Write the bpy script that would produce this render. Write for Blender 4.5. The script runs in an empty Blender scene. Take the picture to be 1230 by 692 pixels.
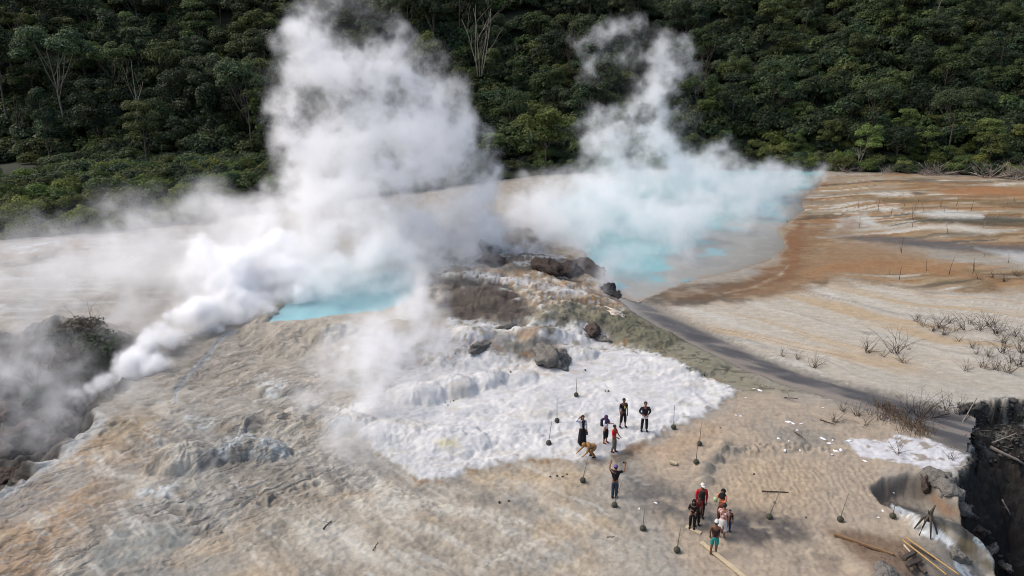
import bpy, bmesh, math, random
import numpy as np
from mathutils import Vector, Matrix

# ---------------------------------------------------------------- camera, sky, sun, exposure
S = bpy.context.scene
COL = S.collection
CAM_H, PITCH, FPX, CX, CY = 18.5, math.radians(18.0), 878.0, 615.0, 346.0
cam = bpy.data.cameras.new('camera'); camo = bpy.data.objects.new('camera', cam); COL.objects.link(camo)
cam.sensor_width = 36.0; cam.lens = FPX / 1230 * 36.0; cam.clip_start = 0.1; cam.clip_end = 3000
camo.location = (0, 0, CAM_H); camo.rotation_euler = (math.pi / 2 - PITCH, 0, 0)
S.camera = camo
SUN_EL, SUN_AZ = math.radians(52), math.radians(-80)          # azimuth from +Y towards +X: the light comes over the hill, a little from the left
w = bpy.data.worlds.new('World'); S.world = w; w.use_nodes = True
sky = w.node_tree.nodes.new('ShaderNodeTexSky'); sky.sky_type = 'NISHITA'; sky.sun_disc = False
sky.sun_elevation = SUN_EL; sky.sun_rotation = SUN_AZ
sky.air_density = 1.0; sky.dust_density = 4.0
w.node_tree.links.new(sky.outputs[0], w.node_tree.nodes['Background'].inputs[0])
w.node_tree.nodes['Background'].inputs[1].default_value = 0.145
sl = bpy.data.lights.new('sun', 'SUN'); sl.energy = 1.2; sl.angle = math.radians(28); sl.color = (1.0, 0.95, 0.88)
so = bpy.data.objects.new('sun', sl); COL.objects.link(so)
sd = Vector((math.sin(SUN_AZ) * math.cos(SUN_EL), math.cos(SUN_AZ) * math.cos(SUN_EL), math.sin(SUN_EL)))
so.rotation_euler = sd.to_track_quat('Z', 'Y').to_euler(); so.location = (0, 60, 80)
S.view_settings.view_transform = 'Standard'; S.view_settings.look = 'None'
S.view_settings.exposure = 0.5; S.view_settings.gamma = 1.0
S.render.engine = 'CYCLES'
S.cycles.max_bounces = 32; S.cycles.diffuse_bounces = 3; S.cycles.glossy_bounces = 2; S.cycles.transmission_bounces = 2
S.cycles.volume_bounces = 24; S.cycles.use_denoising = True; S.cycles.denoising_prefilter = 'FAST'; S.cycles.volume_step_rate = 1.0
S.cycles.pixel_filter_type = 'BLACKMAN_HARRIS'; S.cycles.filter_width = 1.0
S.cycles.sample_clamp_indirect = 4.0

HAZE = 0.0007
rng = np.random.default_rng(7); random.seed(7)

# ---------------------------------------------------------------- small helpers
def lin(c):
    c = np.asarray(c, float) / 255.0
    return np.where(c <= 0.04045, c / 12.92, ((c + 0.055) / 1.055) ** 2.4)

def chart(x, y, z=0.0):
    """Photo coordinates of world points (used to lay features out on the ground plane)."""
    zc = y * math.cos(PITCH) - (z - CAM_H) * math.sin(PITCH)
    yc = y * math.sin(PITCH) + (z - CAM_H) * math.cos(PITCH)
    zc = np.maximum(zc, 6.0)
    return CX + FPX * x / zc, CY - FPX * yc / zc

def unproj(px, py, z=0.0):
    dx = (px - CX) / FPX; u = (CY - py) / FPX
    dy = math.cos(PITCH) + u * math.sin(PITCH); dz = -math.sin(PITCH) + u * math.cos(PITCH)
    t = (z - CAM_H) / dz
    return dx * t, dy * t

def at_depth(px, py, y):
    dx = (px - CX) / FPX; u = (CY - py) / FPX
    dy = math.cos(PITCH) + u * math.sin(PITCH); dz = -math.sin(PITCH) + u * math.cos(PITCH)
    t = y / dy
    return np.array((dx * t, y, CAM_H + dz * t))

_perm = np.random.default_rng(3).permutation(256)
_perm = np.concatenate([_perm, _perm, _perm])
_g = np.array([(math.cos(a), math.sin(a)) for a in np.linspace(0, 2 * math.pi, 16, endpoint=False)])
def perlin(x, y):
    xi = np.floor(x).astype(np.int64); yi = np.floor(y).astype(np.int64)
    xf = x - xi; yf = y - yi
    u = xf * xf * xf * (xf * (xf * 6 - 15) + 10); v = yf * yf * yf * (yf * (yf * 6 - 15) + 10)
    def g(ix, iy, fx, fy):
        h = _perm[_perm[ix & 255] + (iy & 255)] & 15
        return _g[h, 0] * fx + _g[h, 1] * fy
    a = g(xi, yi, xf, yf); b = g(xi + 1, yi, xf - 1, yf); c = g(xi, yi + 1, xf, yf - 1); d = g(xi + 1, yi + 1, xf - 1, yf - 1)
    return ((a * (1 - u) + b * u) * (1 - v) + (c * (1 - u) + d * u) * v) * 1.5

def fbm(x, y, n=4, s=0.0, gain=0.5):
    r = 0; a = 1.0; t = 0
    for i in range(n):
        r = r + a * perlin(x * 2 ** i + s + i * 17.3, y * 2 ** i + s * 1.7 + i * 9.1); t += a; a *= gain
    return r / t

def billow(x, y, n=3, s=0.0):
    r = 0; a = 1.0; t = 0
    for i in range(n):
        r = r + a * np.abs(perlin(x * 2 ** i + s + i * 31.7, y * 2 ** i + s + i * 11.9)); t += a; a *= 0.5
    return r / t

def sstep(a, b, x):
    t = np.clip((x - a) / (b - a), 0, 1)
    return t * t * (3 - 2 * t)

def sdf(px, py, poly):
    """Signed distance to a polygon, positive inside; far points get a large negative value."""
    P = np.asarray(poly, float)
    out = np.full(px.shape, -1e3)
    m = (px > P[:, 0].min() - 60) & (px < P[:, 0].max() + 60) & (py > P[:, 1].min() - 60) & (py < P[:, 1].max() + 60)
    x = px[m]; y = py[m]
    if not x.size: return out
    d = np.full(x.shape, 1e9); ins = np.zeros(x.shape, bool)
    for i in range(len(P)):
        ax, ay = P[i - 1]; bx, by = P[i]
        ex, ey = bx - ax, by - ay
        t = np.clip(((x - ax) * ex + (y - ay) * ey) / (ex * ex + ey * ey + 1e-9), 0, 1)
        d = np.minimum(d, (x - ax - ex * t) ** 2 + (y - ay - ey * t) ** 2)
        if ay != by:
            ins ^= ((ay > y) != (by > y)) & (x < ex * (y - ay) / ey + ax)
    d = np.sqrt(d); out[m] = np.where(ins, d, -d)
    return out

def line_d(px, py, pts):
    """Distance to a polyline of (x, y, half-width) points minus the width there; negative inside."""
    P = np.asarray(pts, float)
    out = np.full(px.shape, 1e3)
    m = (px > P[:, 0].min() - 60) & (px < P[:, 0].max() + 60) & (py > P[:, 1].min() - 60) & (py < P[:, 1].max() + 60)
    x = px[m]; y = py[m]
    if not x.size: return out
    d = np.full(x.shape, 1e9)
    for (ax, ay, aw), (bx, by, bw) in zip(P[:-1], P[1:]):
        ex, ey = bx - ax, by - ay
        t = np.clip(((x - ax) * ex + (y - ay) * ey) / (ex * ex + ey * ey + 1e-9), 0, 1)
        d = np.minimum(d, np.hypot(x - ax - ex * t, y - ay - ey * t) - (aw + (bw - aw) * t))
    out[m] = d
    return out

def np_mesh(name, V, F):
    """Mesh from arrays: V (n,3), F (m,k)."""
    V = np.ascontiguousarray(V, np.float32); F = np.ascontiguousarray(F, np.int32)
    me = bpy.data.meshes.new(name)
    me.vertices.add(len(V)); me.vertices.foreach_set('co', V.ravel())
    k = F.shape[1]
    me.loops.add(F.size); me.loops.foreach_set('vertex_index', F.ravel())
    me.polygons.add(len(F)); me.polygons.foreach_set('loop_start', np.arange(0, F.size, k, dtype=np.int32))
    me.update(calc_edges=True); me.validate()
    return me

def smooth(me, on=True):
    me.polygons.foreach_set('use_smooth', np.full(len(me.polygons), on)); me.update()

def link(name, me, mat=None, parent=None, loc=None, rot=None):
    o = bpy.data.objects.new(name, me); COL.objects.link(o)
    if mat is not None and me is not None and not me.materials: me.materials.append(mat)
    if parent is not None: o.parent = parent
    if loc is not None: o.location = loc
    if rot is not None: o.rotation_euler = rot
    return o

def tag(o, label=None, cat=None, group=None, kind=None):
    if label: o['label'] = label
    if cat: o['category'] = cat
    if group: o['group'] = group
    if kind: o['kind'] = kind
    return o

def set_color(me, name, C):
    a = me.color_attributes.new(name, 'FLOAT_COLOR', 'POINT')
    rgba = np.ones((len(C), 4), np.float32); rgba[:, :3] = C
    a.data.foreach_set('color', rgba.ravel())

def set_float(me, name, v):
    a = me.attributes.new(name, 'FLOAT', 'POINT'); a.data.foreach_set('value', np.ascontiguousarray(v, np.float32))

# ---------------------------------------------------------------- materials
def new_mat(name):
    m = bpy.data.materials.new(name); m.use_nodes = True
    nt = m.node_tree
    return m, nt, nt.nodes['Principled BSDF']

def noise_node(nt, scale, detail=4, rough=0.55, vec=None):
    n = nt.nodes.new('ShaderNodeTexNoise'); n.inputs['Scale'].default_value = scale
    n.inputs['Detail'].default_value = detail; n.inputs['Roughness'].default_value = rough
    if vec is not None: nt.links.new(vec, n.inputs['Vector'])
    return n

def mathn(nt, op, a, b=None, c=None):
    n = nt.nodes.new('ShaderNodeMath'); n.operation = op
    for i, v in enumerate((a, b, c)):
        if v is None: continue
        if isinstance(v, (int, float)): n.inputs[i].default_value = v
        else: nt.links.new(v, n.inputs[i])
    return n.outputs[0]

def mixc(nt, fac, a, b, mode='MIX'):
    n = nt.nodes.new('ShaderNodeMix'); n.data_type = 'RGBA'; n.blend_type = mode
    for s, v in ((n.inputs['Factor'], fac), (n.inputs['A'], a), (n.inputs['B'], b)):
        if isinstance(v, (int, float)): s.default_value = v
        elif isinstance(v, tuple): s.default_value = (*v, 1.0) if len(v) == 3 else v
        else: nt.links.new(v, s)
    return n.outputs['Result']

def flat_mat(name, srgb, rough=0.8, var=0.25, scale=6.0, bump=0.0, bscale=40.0, spec=0.3, depth=0.03):
    """A plain surface with procedural grain: colour varies by noise, optional bump."""
    m, nt, b = new_mat(name)
    tc = nt.nodes.new('ShaderNodeTexCoord')
    n = noise_node(nt, scale, 5, 0.6, tc.outputs['Object'])
    c = lin(srgb)
    col = mixc(nt, n.outputs['Fac'], tuple(np.clip(c * (1 - var), 0, 1)), tuple(np.clip(c * (1 + var), 0, 1)))
    nt.links.new(col, b.inputs['Base Color'])
    b.inputs['Roughness'].default_value = rough; b.inputs['Specular IOR Level'].default_value = spec
    if bump:
        n2 = noise_node(nt, bscale, 4, 0.6, tc.outputs['Object'])
        bp = nt.nodes.new('ShaderNodeBump'); bp.inputs['Strength'].default_value = bump; bp.inputs['Distance'].default_value = depth
        nt.links.new(n2.outputs['Fac'], bp.inputs['Height']); nt.links.new(bp.outputs[0], b.inputs['Normal'])
    return m

def leaf_mat(name, dark, light, hue=0.03):
    m, nt, b = new_mat(name)
    oi = nt.nodes.new('ShaderNodeObjectInfo'); geo = nt.nodes.new('ShaderNodeNewGeometry')
    at = nt.nodes.new('ShaderNodeAttribute'); at.attribute_name = 'tint'
    f = mathn(nt, 'MULTIPLY_ADD', at.outputs['Fac'], 0.65, mathn(nt, 'MULTIPLY', oi.outputs['Random'], 0.35))
    c = mixc(nt, f, tuple(lin(dark)), tuple(lin(light)))
    hs = nt.nodes.new('ShaderNodeHueSaturation'); nt.links.new(c, hs.inputs['Color'])
    r2 = mathn(nt, 'FRACT', mathn(nt, 'MULTIPLY', oi.outputs['Random'], 37.0))
    nt.links.new(mathn(nt, 'MULTIPLY_ADD', r2, 2 * hue, 0.5 - hue), hs.inputs['Hue'])
    r3 = mathn(nt, 'FRACT', mathn(nt, 'MULTIPLY', oi.outputs['Random'], 91.0))
    nt.links.new(mathn(nt, 'MULTIPLY_ADD', r3, 0.7, 0.6), hs.inputs['Value'])
    nt.links.new(hs.outputs[0], b.inputs['Base Color'])
    b.inputs['Roughness'].default_value = 0.6; b.inputs['Specular IOR Level'].default_value = 0.25
    tr = nt.nodes.new('ShaderNodeBsdfTranslucent'); nt.links.new(hs.outputs[0], tr.inputs['Color'])
    mx = nt.nodes.new('ShaderNodeMixShader'); mx.inputs[0].default_value = 0.4
    nt.links.new(b.outputs[0], mx.inputs[1]); nt.links.new(tr.outputs[0], mx.inputs[2])
    nt.links.new(mx.outputs[0], nt.nodes['Material Output'].inputs['Surface'])
    return m

# ---------------------------------------------------------------- the ground: one sheet, height and mineral colours
PIT = [(1153, 487), (1185, 482), (1240, 479), (1420, 480), (1420, 860), (1262, 860), (1228, 745), (1208, 692), (1192, 655), (1168, 622), (1152, 600), (1148, 575), (1166, 548), (1172, 530), (1158, 510)]
RAVINE = [(-200, 372), (40, 402), (100, 420), (160, 415), (196, 440), (150, 468), (112, 492), (118, 506), (88, 530), (60, 548), (30, 570), (-10, 600), (-200, 690)]
POOL_A = [(318, 398), (345, 372), (380, 350), (430, 335), (490, 330), (505, 352), (490, 375), (460, 384), (425, 388), (380, 394), (350, 397)]
POOL_B = [(742, 352), (715, 325), (700, 300), (655, 285), (636, 262), (660, 240), (700, 222), (800, 208), (900, 200), (965, 199), (992, 206), (985, 222), (962, 238), (966, 252), (935, 275), (945, 297), (925, 312), (885, 325), (830, 336), (790, 352), (765, 362)]
STREAM = [(742, 350, 4), (765, 366, 7), (800, 386, 8), (850, 409, 9), (905, 435, 9), (960, 456, 8), (1010, 470, 8), (1060, 483, 10), (1100, 498, 14), (1135, 511, 18), (1166, 522, 19)]
APRON = [(392, 505), (425, 480), (470, 462), (500, 445), (545, 440), (570, 430), (620, 438), (690, 430), (745, 418), (790, 425), (815, 442), (850, 455), (890, 470), (862, 488), (838, 503), (805, 515), (775, 536), (742, 546), (700, 556), (642, 553), (590, 558), (552, 570), (532, 578), (505, 580), (488, 567), (455, 550), (430, 525)]
WPATCH = [(1016, 530), (1040, 528), (1062, 530), (1080, 521), (1096, 528), (1110, 526), (1140, 535), (1166, 548), (1150, 560), (1142, 590), (1130, 596), (1118, 575), (1105, 560), (1075, 556), (1050, 550), (1032, 548)]
ALCOVE = [(1046, 586), (1062, 574), (1090, 568), (1118, 572), (1135, 590), (1165, 612), (1192, 640), (1200, 658), (1172, 650), (1140, 634), (1110, 622), (1080, 612), (1060, 604)]

DOMES = [  # px, py of the foot centre, half-width m, half-depth m, height m, sharpness
    (578, 374, 3.6, 2.2, 1.35, 2.0), (615, 384, 2.2, 1.3, 0.7, 2.0), (550, 355, 2.6, 2.2, 1.2, 2.0),
    (565, 418, 2.1, 1.5, 1.15, 2.2), (600, 425, 1.3, 1.0, 0.7, 2.0), (690, 428, 1.6, 1.2, 0.6, 1.8),
    (545, 470, 1.7, 1.2, 0.9, 2.4), (500, 478, 1.9, 1.3, 0.8, 2.4), (585, 462, 1.3, 1.1, 0.75, 2.2), (620, 455, 1.5, 1.0, 0.35, 2.0),
    (430, 425, 2.2, 1.4, 0.7, 2.2), (480, 415, 1.8, 1.2, 0.55, 2.2), (395, 415, 1.4, 1.0, 0.45, 2.0),
    (418, 512, 1.5, 0.9, 0.55, 2.2), (470, 520, 1.9, 1.2, 0.4, 2.0), (540, 530, 2.2, 1.4, 0.35, 2.0),
    (228, 556, 2.1, 1.2, 0.95, 2.2), (280, 550, 1.0, 0.8, 0.8, 2.2), (318, 545, 1.4, 0.9, 0.75, 2.2), (170, 530, 1.5, 0.8, 0.35, 2.0), (345, 515, 1.6, 0.9, 0.35, 2.0),
    (285, 510, 1.6, 0.8, 0.4, 2.0), (340, 468, 1.8, 1.0, 0.45, 2.2), (725, 395, 3.0, 1.9, 0.75, 1.6), (770, 408, 2.6, 1.6, 0.45, 1.8), (825, 440, 2.6, 1.5, 0.4, 2.0),
    (845, 562, 0.55, 0.45, 0.32, 2.0), (856, 552, 0.45, 0.4, 0.3, 2.0), (864, 543, 0.5, 0.4, 0.32, 2.0), (848, 578, 0.45, 0.4, 0.22, 2.0), (877, 545, 0.5, 0.3, 0.2, 2.0), (868, 534, 0.5, 0.35, 0.22, 2.0), (886, 540, 0.5, 0.3, 0.16, 2.0),
    (85, 410, 4.5, 3.0, 1.6, 1.5), (135, 425, 3.5, 2.2, 1.3, 1.5), (30, 440, 4.0, 2.6, 1.0, 1.5), (60, 475, 3.0, 2.0, 0.9, 1.5),
    (295, 302, 2.0, 1.4, 0.7, 2.0), (1062, 690, 1.4, 1.2, 0.5, 2.0), (1165, 655, 0.9, 1.1, 0.35, 1.8), (1130, 648, 0.9, 1.1, 0.3, 1.8),
]

def ground_fields(x, y):
    """Height and every mask of the ground at world points (x, y)."""
    px, py = chart(x, y)
    ok = sstep(10, 16, y)
    M = {}
    w1 = fbm(x * 0.35, y * 0.35, 3, 5.0); w2 = fbm(x * 1.3, y * 1.3, 3, 9.0); w3 = fbm(x * 4.1, y * 4.1, 2, 2.0)
    wx = w1 * 14 + w2 * 7 + w3 * 3; wy = fbm(x * 0.35, y * 0.35, 2, 25.0) * 9 + fbm(x * 1.3, y * 1.3, 3, 29.0) * 5 + w3 * 2
    qx = px + wx; qy = py + wy                                # ragged version of the chart
    M['px'], M['py'], M['qx'], M['qy'] = px, py, qx, qy
    M['w1'], M['w2'], M['w3'] = w1, w2, w3
    plat = sstep(-14, 22, sdf(qx, qy, [(300, 402), (345, 350), (420, 318), (520, 300), (600, 296), (700, 318), (745, 352), (760, 392), (700, 420), (640, 432), (560, 436), (470, 440), (390, 425), (330, 418)]))
    plat2 = sstep(-6, 10, sdf(qx, qy, [(480, 288), (500, 268), (600, 264), (682, 268), (690, 290), (640, 306), (560, 312), (500, 305)]))
    pit_s = sdf(px + w2 * 6 + w3 * 4, py + w2 * 4 + w3 * 3, PIT)
    rav_s = sdf(qx * 0.6 + px * 0.4, qy * 0.6 + py * 0.4, RAVINE)
    pa = sdf(px + w2 * 5, py + w2 * 2, POOL_A); pb = sdf(px + w2 * 4, py + w2 * 2, POOL_B)
    st = line_d(px + w2 * 3, py + w2 * 3, STREAM)
    al = sdf(px + w2 * 2, py + w2 * 2, ALCOVE)
    ap = sdf(px + w2 * 9 + w3 * 4, py + w2 * 5 + w3 * 3, APRON) - 12 * sstep(520, 400, px) * (0.5 + w1 * 1.6 + w2)
    M['plat'], M['plat2'], M['pit'], M['rav'], M['pa'], M['pb'], M['st'], M['al'], M['ap'] = plat, plat2, pit_s, rav_s, pa, pb, st, al, ap
    left = sstep(760, 640, px) * sstep(275, 330, py)
    flat = 1 - left
    h = 0.22 * w1 * (0.25 + 0.75 * left) + 0.05 * w2 * left
    h = h + 1.1 * plat * left + 1.0 * plat2
    # lava-like wrinkles over the whole left sinter sheet
    a = math.radians(36)
    u = x * math.cos(a) + y * math.sin(a); v = -x * math.sin(a) + y * math.cos(a)
    ww = fbm(x * 0.3, y * 0.3, 3, 41.0)
    lob = billow(u * 0.55, v * 0.75, 2, 3.0)
    def terr(freq, s0):
        ph = v * freq + 1.5 * fbm(u * 0.22, v * 0.3, 3, s0) + 1.25 * billow(u * 0.55, v * 0.7, 2, s0 + 4) + 0.35 * billow(u * 1.9, v * 1.6, 2, s0 + 9)
        fr = ph - np.floor(ph)
        return np.where(fr < 0.82, fr / 0.82, (1 - fr) / 0.18)
    t1 = terr(0.62, 11.0); t2 = terr(1.7, 37.0)
    patch = sstep(-0.35, 0.25, fbm(x * 0.13, y * 0.13, 3, 51.0)); patch2 = sstep(-0.15, 0.3, fbm(x * 0.2, y * 0.2, 3, 57.0))
    wrk = sstep(-30, 60, sdf(qx, qy, [(-200, 640), (60, 520), (200, 420), (330, 392), (500, 430), (440, 520), (470, 600), (330, 650), (180, 692), (-200, 800)]))
    calm = sstep(0, 14, sdf(qx, qy, [(105, 662), (135, 640), (190, 622), (235, 634), (215, 660), (150, 690), (100, 700)]))
    wk = wrk * (1 - calm)
    M['wrk'] = wk; M['calm'] = calm; M['patch'] = patch
    apn = 1 - sstep(-8, 4, ap)
    h = h + left * apn * (0.03 + 0.22 * wk * patch) * (t1 - 0.5) + left * apn * (0.010 + 0.065 * wk * patch2) * (t2 - 0.5)
    h = h + left * apn * wk * 0.05 * (0.4 - lob)
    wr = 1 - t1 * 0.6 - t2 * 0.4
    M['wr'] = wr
    # cauliflower white sinter
    apm = sstep(-3, 4, ap + 3 * w3); M['apm'] = apm
    bl = billow(x * 0.42 + w1 * 0.9, y * 0.62 + w1 * 0.9, 3, 13.0); bl2 = billow(x * 2.1 + w2, y * 2.4, 2, 23.0)
    M['bl'], M['bl2'] = bl, bl2
    h = h + apm * (0.06 + 0.24 * (0.45 - bl) + 0.035 * (0.4 - bl2) + 0.09 * (terr(0.9, 91.0) - 0.5) * sstep(0.2, -0.2, w1))
    # domes and mounds, each with fluted sides
    for (dx, dy, rx, ry, hh, k) in DOMES:
        cx, cy = unproj(dx, dy)
        near = (np.abs(x - cx) < rx * 1.7) & (np.abs(y - cy) < ry * 1.9)
        if not near.any(): continue
        xx = x[near]; yy = y[near]
        r = np.sqrt(((xx - cx) / rx) ** 2 + ((yy - cy) / ry) ** 2) * (1 + 0.32 * w2[near] + 0.2 * w1[near])
        ang = np.arctan2(yy - cy, xx - cx)
        fl = perlin(ang * 4.0 + dx, r * 2.2 + dy + w2[near]) * (0.08 if dx < 360 else 0.05) + perlin(ang * 9.0 + dx, r * 1.6 + dy + w2[near]) * (0.05 if dx < 360 else 0.03)
        d = hh * np.clip(1 - np.clip(r, 0, 2) ** k, 0, 1) ** 0.8 * (1 + fl * 1.4) if k > 1.7 else hh * np.clip(1 - r ** k, 0, 1) * (1 + 0.5 * w2[near] + fl)
        h[near] = np.maximum(h[near], h[near] * 0.35 + d) if hh > 0.6 else h[near] + d
    # rough rock on the right shoulder of the mound
    rk = sstep(-8, 12, sdf(qx, qy, [(640, 372), (700, 362), (770, 372), (815, 392), (830, 412), (790, 420), (740, 408), (700, 412), (660, 398)])); M['rk'] = rk
    h = h + rk * (0.55 * (0.42 - billow(x * 0.8 + w2, y * 1.1, 3, 61.0)) + 0.1)
    shelf = sstep(-8, 14, sdf(qx, qy, [(505, 335), (560, 305), (640, 300), (740, 318), (762, 372), (720, 412), (640, 436), (560, 400), (520, 385)])); M['shelf'] = shelf
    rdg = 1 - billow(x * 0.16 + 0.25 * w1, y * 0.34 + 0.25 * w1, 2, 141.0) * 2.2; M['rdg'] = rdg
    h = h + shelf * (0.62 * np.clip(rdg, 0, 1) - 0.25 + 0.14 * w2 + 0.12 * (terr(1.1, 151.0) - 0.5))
    # ravine on the left with a scalloped bank
    rvn = 1 - billow(x * 0.25 + 0.3 * w1, y * 0.35 + 0.3 * w1, 2, 161.0) * 2.2
    h = h - 3.0 * sstep(-2, 42, rav_s + 3 * w2) + sstep(-6, 8, rav_s) * (1.1 * np.clip(rvn, 0, 1) - 0.3 + 0.25 * w2)
    # pools and stream lie in shallow pans
    h = np.where(pa > -14, h * sstep(4, -12, pa) + (0.75) * (1 - sstep(4, -12, pa)) * 1.0, h); h = h - 0.5 * sstep(-3, 6, pa)
    h = np.where(pb > -20, h * sstep(0, -18, pb), h); h = h - 0.4 * sstep(-2, 6, pb)
    stm = sstep(10, -2, st); h = h * (1 - stm) - 0.28 * sstep(6, -4, st)
    # rippled oval of silt in front, low lip around it
    ov = sdf(px, py, [(850, 585), (870, 556), (910, 546), (960, 544), (1040, 552), (1062, 575), (1075, 606), (1040, 624), (960, 628), (900, 618), (868, 604)])
    M['ov'] = ov
    h = h + 0.20 * sstep(9, 1, np.abs(ov + 5 + 5 * w2)) * sstep(565, 535, py) * sstep(1045, 960, px) * (1 + w3)
    h = h + 0.07 * (1 - left) * w2 * sstep(470, 520, py) + 0.03 * w3 * sstep(470, 520, py)
    tg = sdf(px, py - 22, [(1082, 600), (1120, 598), (1165, 616), (1200, 648), (1150, 636), (1100, 618)])
    # the hollow that drains to the pit, and the pit
    h = h - (0.95 + 0.6 * sstep(1080, 1200, px)) * sstep(-3, 9, al) + 0.2 * w3 * sstep(-4, 6, al) * sstep(1100, 1060, px) + 0.45 * sstep(-4, 6, tg)
    h = h - 0.9 * sstep(1060, 1150, px) * sstep(600, 700, py) * sstep(40, -20, pit_s) * sstep(-60, -10, pit_s)
    pw = sstep(-2, 3, pit_s)
    rub = billow(x * 0.9, y * 0.9, 4, 71.0)
    pd = np.clip(pit_s, 0, 400)
    h = h - 1.3 * sstep(-1, 4, pit_s) - 6.2 * np.clip(pit_s - 2, 0, None).__truediv__(np.interp(py, [480, 560, 625], [105, 95, 34])).clip(0, 1) ** 1.3 + pw * (1.3 * (0.4 - rub) + 0.5 * w2) * sstep(0, 16, pit_s)
    h = h + 0.02 * w3
    return h * ok, M

def paint(C, m, srgb, k=1.0):
    m = np.clip(m * k, 0, 1)[:, None]
    return C * (1 - m) + m * lin(srgb)

def ground_colour(x, y, h, M):
    w1, w2, w3 = M['w1'], M['w2'], M['w3']
    dxq, dyq = M['qx'] - M['px'], M['qy'] - M['py']
    px, py = chart(x, y, h); qx, qy = px + dxq, py + dyq
    n = len(x)
    C = np.tile(lin((164, 151, 136)), (n, 1)); wet = np.full(n, 0.12)
    rough_n = fbm(x * 0.9, y * 0.9, 4, 77.0); big = fbm(x * 0.12, y * 0.12, 3, 90.0)
    def P(poly, a, b, src=(None,)):
        return sstep(a, b, sdf(qx, qy, poly))
    # --- left and foreground sinter
    C = paint(C, sstep(-0.1, 0.4, big), (156, 146, 136), 0.8)
    C = paint(C, P([(-300, 800), (-300, 590), (40, 560), (120, 505), (210, 510), (190, 560), (140, 610), (70, 660), (30, 800)], -25, 30), (178, 143, 108), 0.9)
    C = paint(C, P([(105, 510), (140, 500), (190, 505), (150, 530), (100, 540)], -8, 10), (140, 118, 84), 0.7)
    C = paint(C, P([(110, 560), (250, 500), (420, 520), (360, 590), (230, 632), (150, 620)], -30, 30), (152, 145, 137), 0.8)
    C = paint(C, P([(330, 480), (440, 440), (440, 520), (400, 560), (340, 530)], -30, 30), (184, 170, 152), 0.7)
    C = paint(C, M['calm'], (132, 134, 130), 0.85)
    C = paint(C, P([(230, 692), (300, 560), (480, 580), (700, 565), (760, 620), (830, 692), (830, 800), (230, 800)], -30, 40), (170, 154, 134), 0.7)
    C = paint(C, P([(560, 566), (690, 556), (700, 575), (600, 590), (560, 580)], -10, 14), (192, 162, 122), 0.7)
    C = paint(C, P([(680, 610), (740, 622), (770, 645), (700, 640)], -10, 14), (190, 160, 118), 0.5)
    C = paint(C, sstep(0.05, 0.45, rough_n) * sstep(760, 700, px), (188, 174, 156), 0.55)
    C = paint(C, sstep(0.1, 0.5, -rough_n) * sstep(760, 700, px), (140, 126, 110), 0.55)
    C = paint(C, sstep(0.62, 0.85, M['wr']) * M['wrk'], (120, 112, 103), 0.5)  # shade at the foot of the wrinkle steps, painted into the colour
    C = paint(C, sstep(0.4, 0.2, M['wr']) * M['wrk'], (192, 186, 178), 0.35)  # lit crests of the same steps, lightened in the colour
    fl_ = fbm((0.75 * x - 0.66 * y) * 0.12, (0.66 * x + 0.75 * y) * 0.8 + 0.8 * w1, 4, 205.0); fl2 = fbm((0.75 * x - 0.66 * y) * 0.3, (0.66 * x + 0.75 * y) * 2.2 + 0.8 * w1, 3, 215.0)
    fgd = sstep(820, 700, px) * sstep(440, 520, py)
    C = paint(C, fgd * sstep(0.08, 0.35, fl_), (198, 188, 174), 0.6)
    C = paint(C, fgd * sstep(0.1, 0.4, -fl_), (138, 130, 120), 0.55)
    C = paint(C, fgd * sstep(0.18, 0.4, fl2), (206, 200, 190), 0.4)
    C = paint(C, fgd * sstep(0.12, 0.4, fbm(x * 0.22, y * 0.22, 4, 221.0)), (188, 158, 122), 0.5)
    C = paint(C, fgd * sstep(0.12, 0.4, fbm(x * 0.22, y * 0.22, 4, 231.0)), (146, 143, 139), 0.6)
    for ln in ([(405, 545, 3), (440, 575, 7), (490, 600, 9), (560, 618, 6), (620, 628, 2)], [(440, 560, 2), (455, 590, 4), (460, 620, 3), (500, 650, 2)], [(560, 692, 2), (600, 668, 5), (640, 650, 4), (680, 640, 1)], [(330, 530, 2), (380, 552, 8), (420, 570, 6), (430, 600, 3)]):
        C = paint(C, sstep(5, -4, line_d(px + w1 * 16 + w2 * 5, py + w1 * 9 + w2 * 4, ln)) * sstep(-0.3, 0.2, w2 + w3), (206, 196, 182), 0.6)
    # white encrusted bits among the wrinkles
    for poly in ([(170, 590), (215, 575), (210, 600), (180, 604)], [(255, 540), (290, 520), (345, 525), (350, 548), (270, 556)], [(385, 495), (430, 485), (440, 520), (400, 520)], [(225, 500), (260, 505), (240, 515)], [(310, 460), (340, 455), (345, 475), (315, 475)]):
        C = paint(C, P(poly, -8, 8) * sstep(-0.25, 0.25, w2 + 0.5 * w3), (200, 204, 206), 0.8)
    # far left field, brown brush strip and white pans
    C = paint(C, P([(-300, 300), (100, 285), (330, 262), (420, 300), (330, 350), (-300, 400)], -20, 20), (160, 150, 141), 0.8)
    strip = sstep(0.0, 0.35, fbm(x * 0.25, y * 1.2, 3, 55.0))
    C = paint(C, P([(-300, 320), (60, 285), (300, 262), (340, 350), (120, 370), (-300, 420)], -10, 10) * strip, (196, 194, 192), 0.7)
    C = paint(C, P([(-300, 322), (40, 300), (110, 288), (95, 304), (40, 316), (-300, 345)], -5, 5), (138, 108, 74), 0.9)
    C = paint(C, P([(5, 298), (60, 288), (70, 293), (20, 301)], -2, 3), (205, 208, 212), 0.9)
    # --- plateau between the pools
    C = paint(C, M['plat'] * sstep(780, 700, px), (176, 163, 146), 0.7)
    C = paint(C, P([(530, 345), (560, 318), (600, 325), (632, 352), (640, 372), (610, 390), (560, 392), (530, 372)], -8, 8), (86, 74, 66), 0.95)
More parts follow.
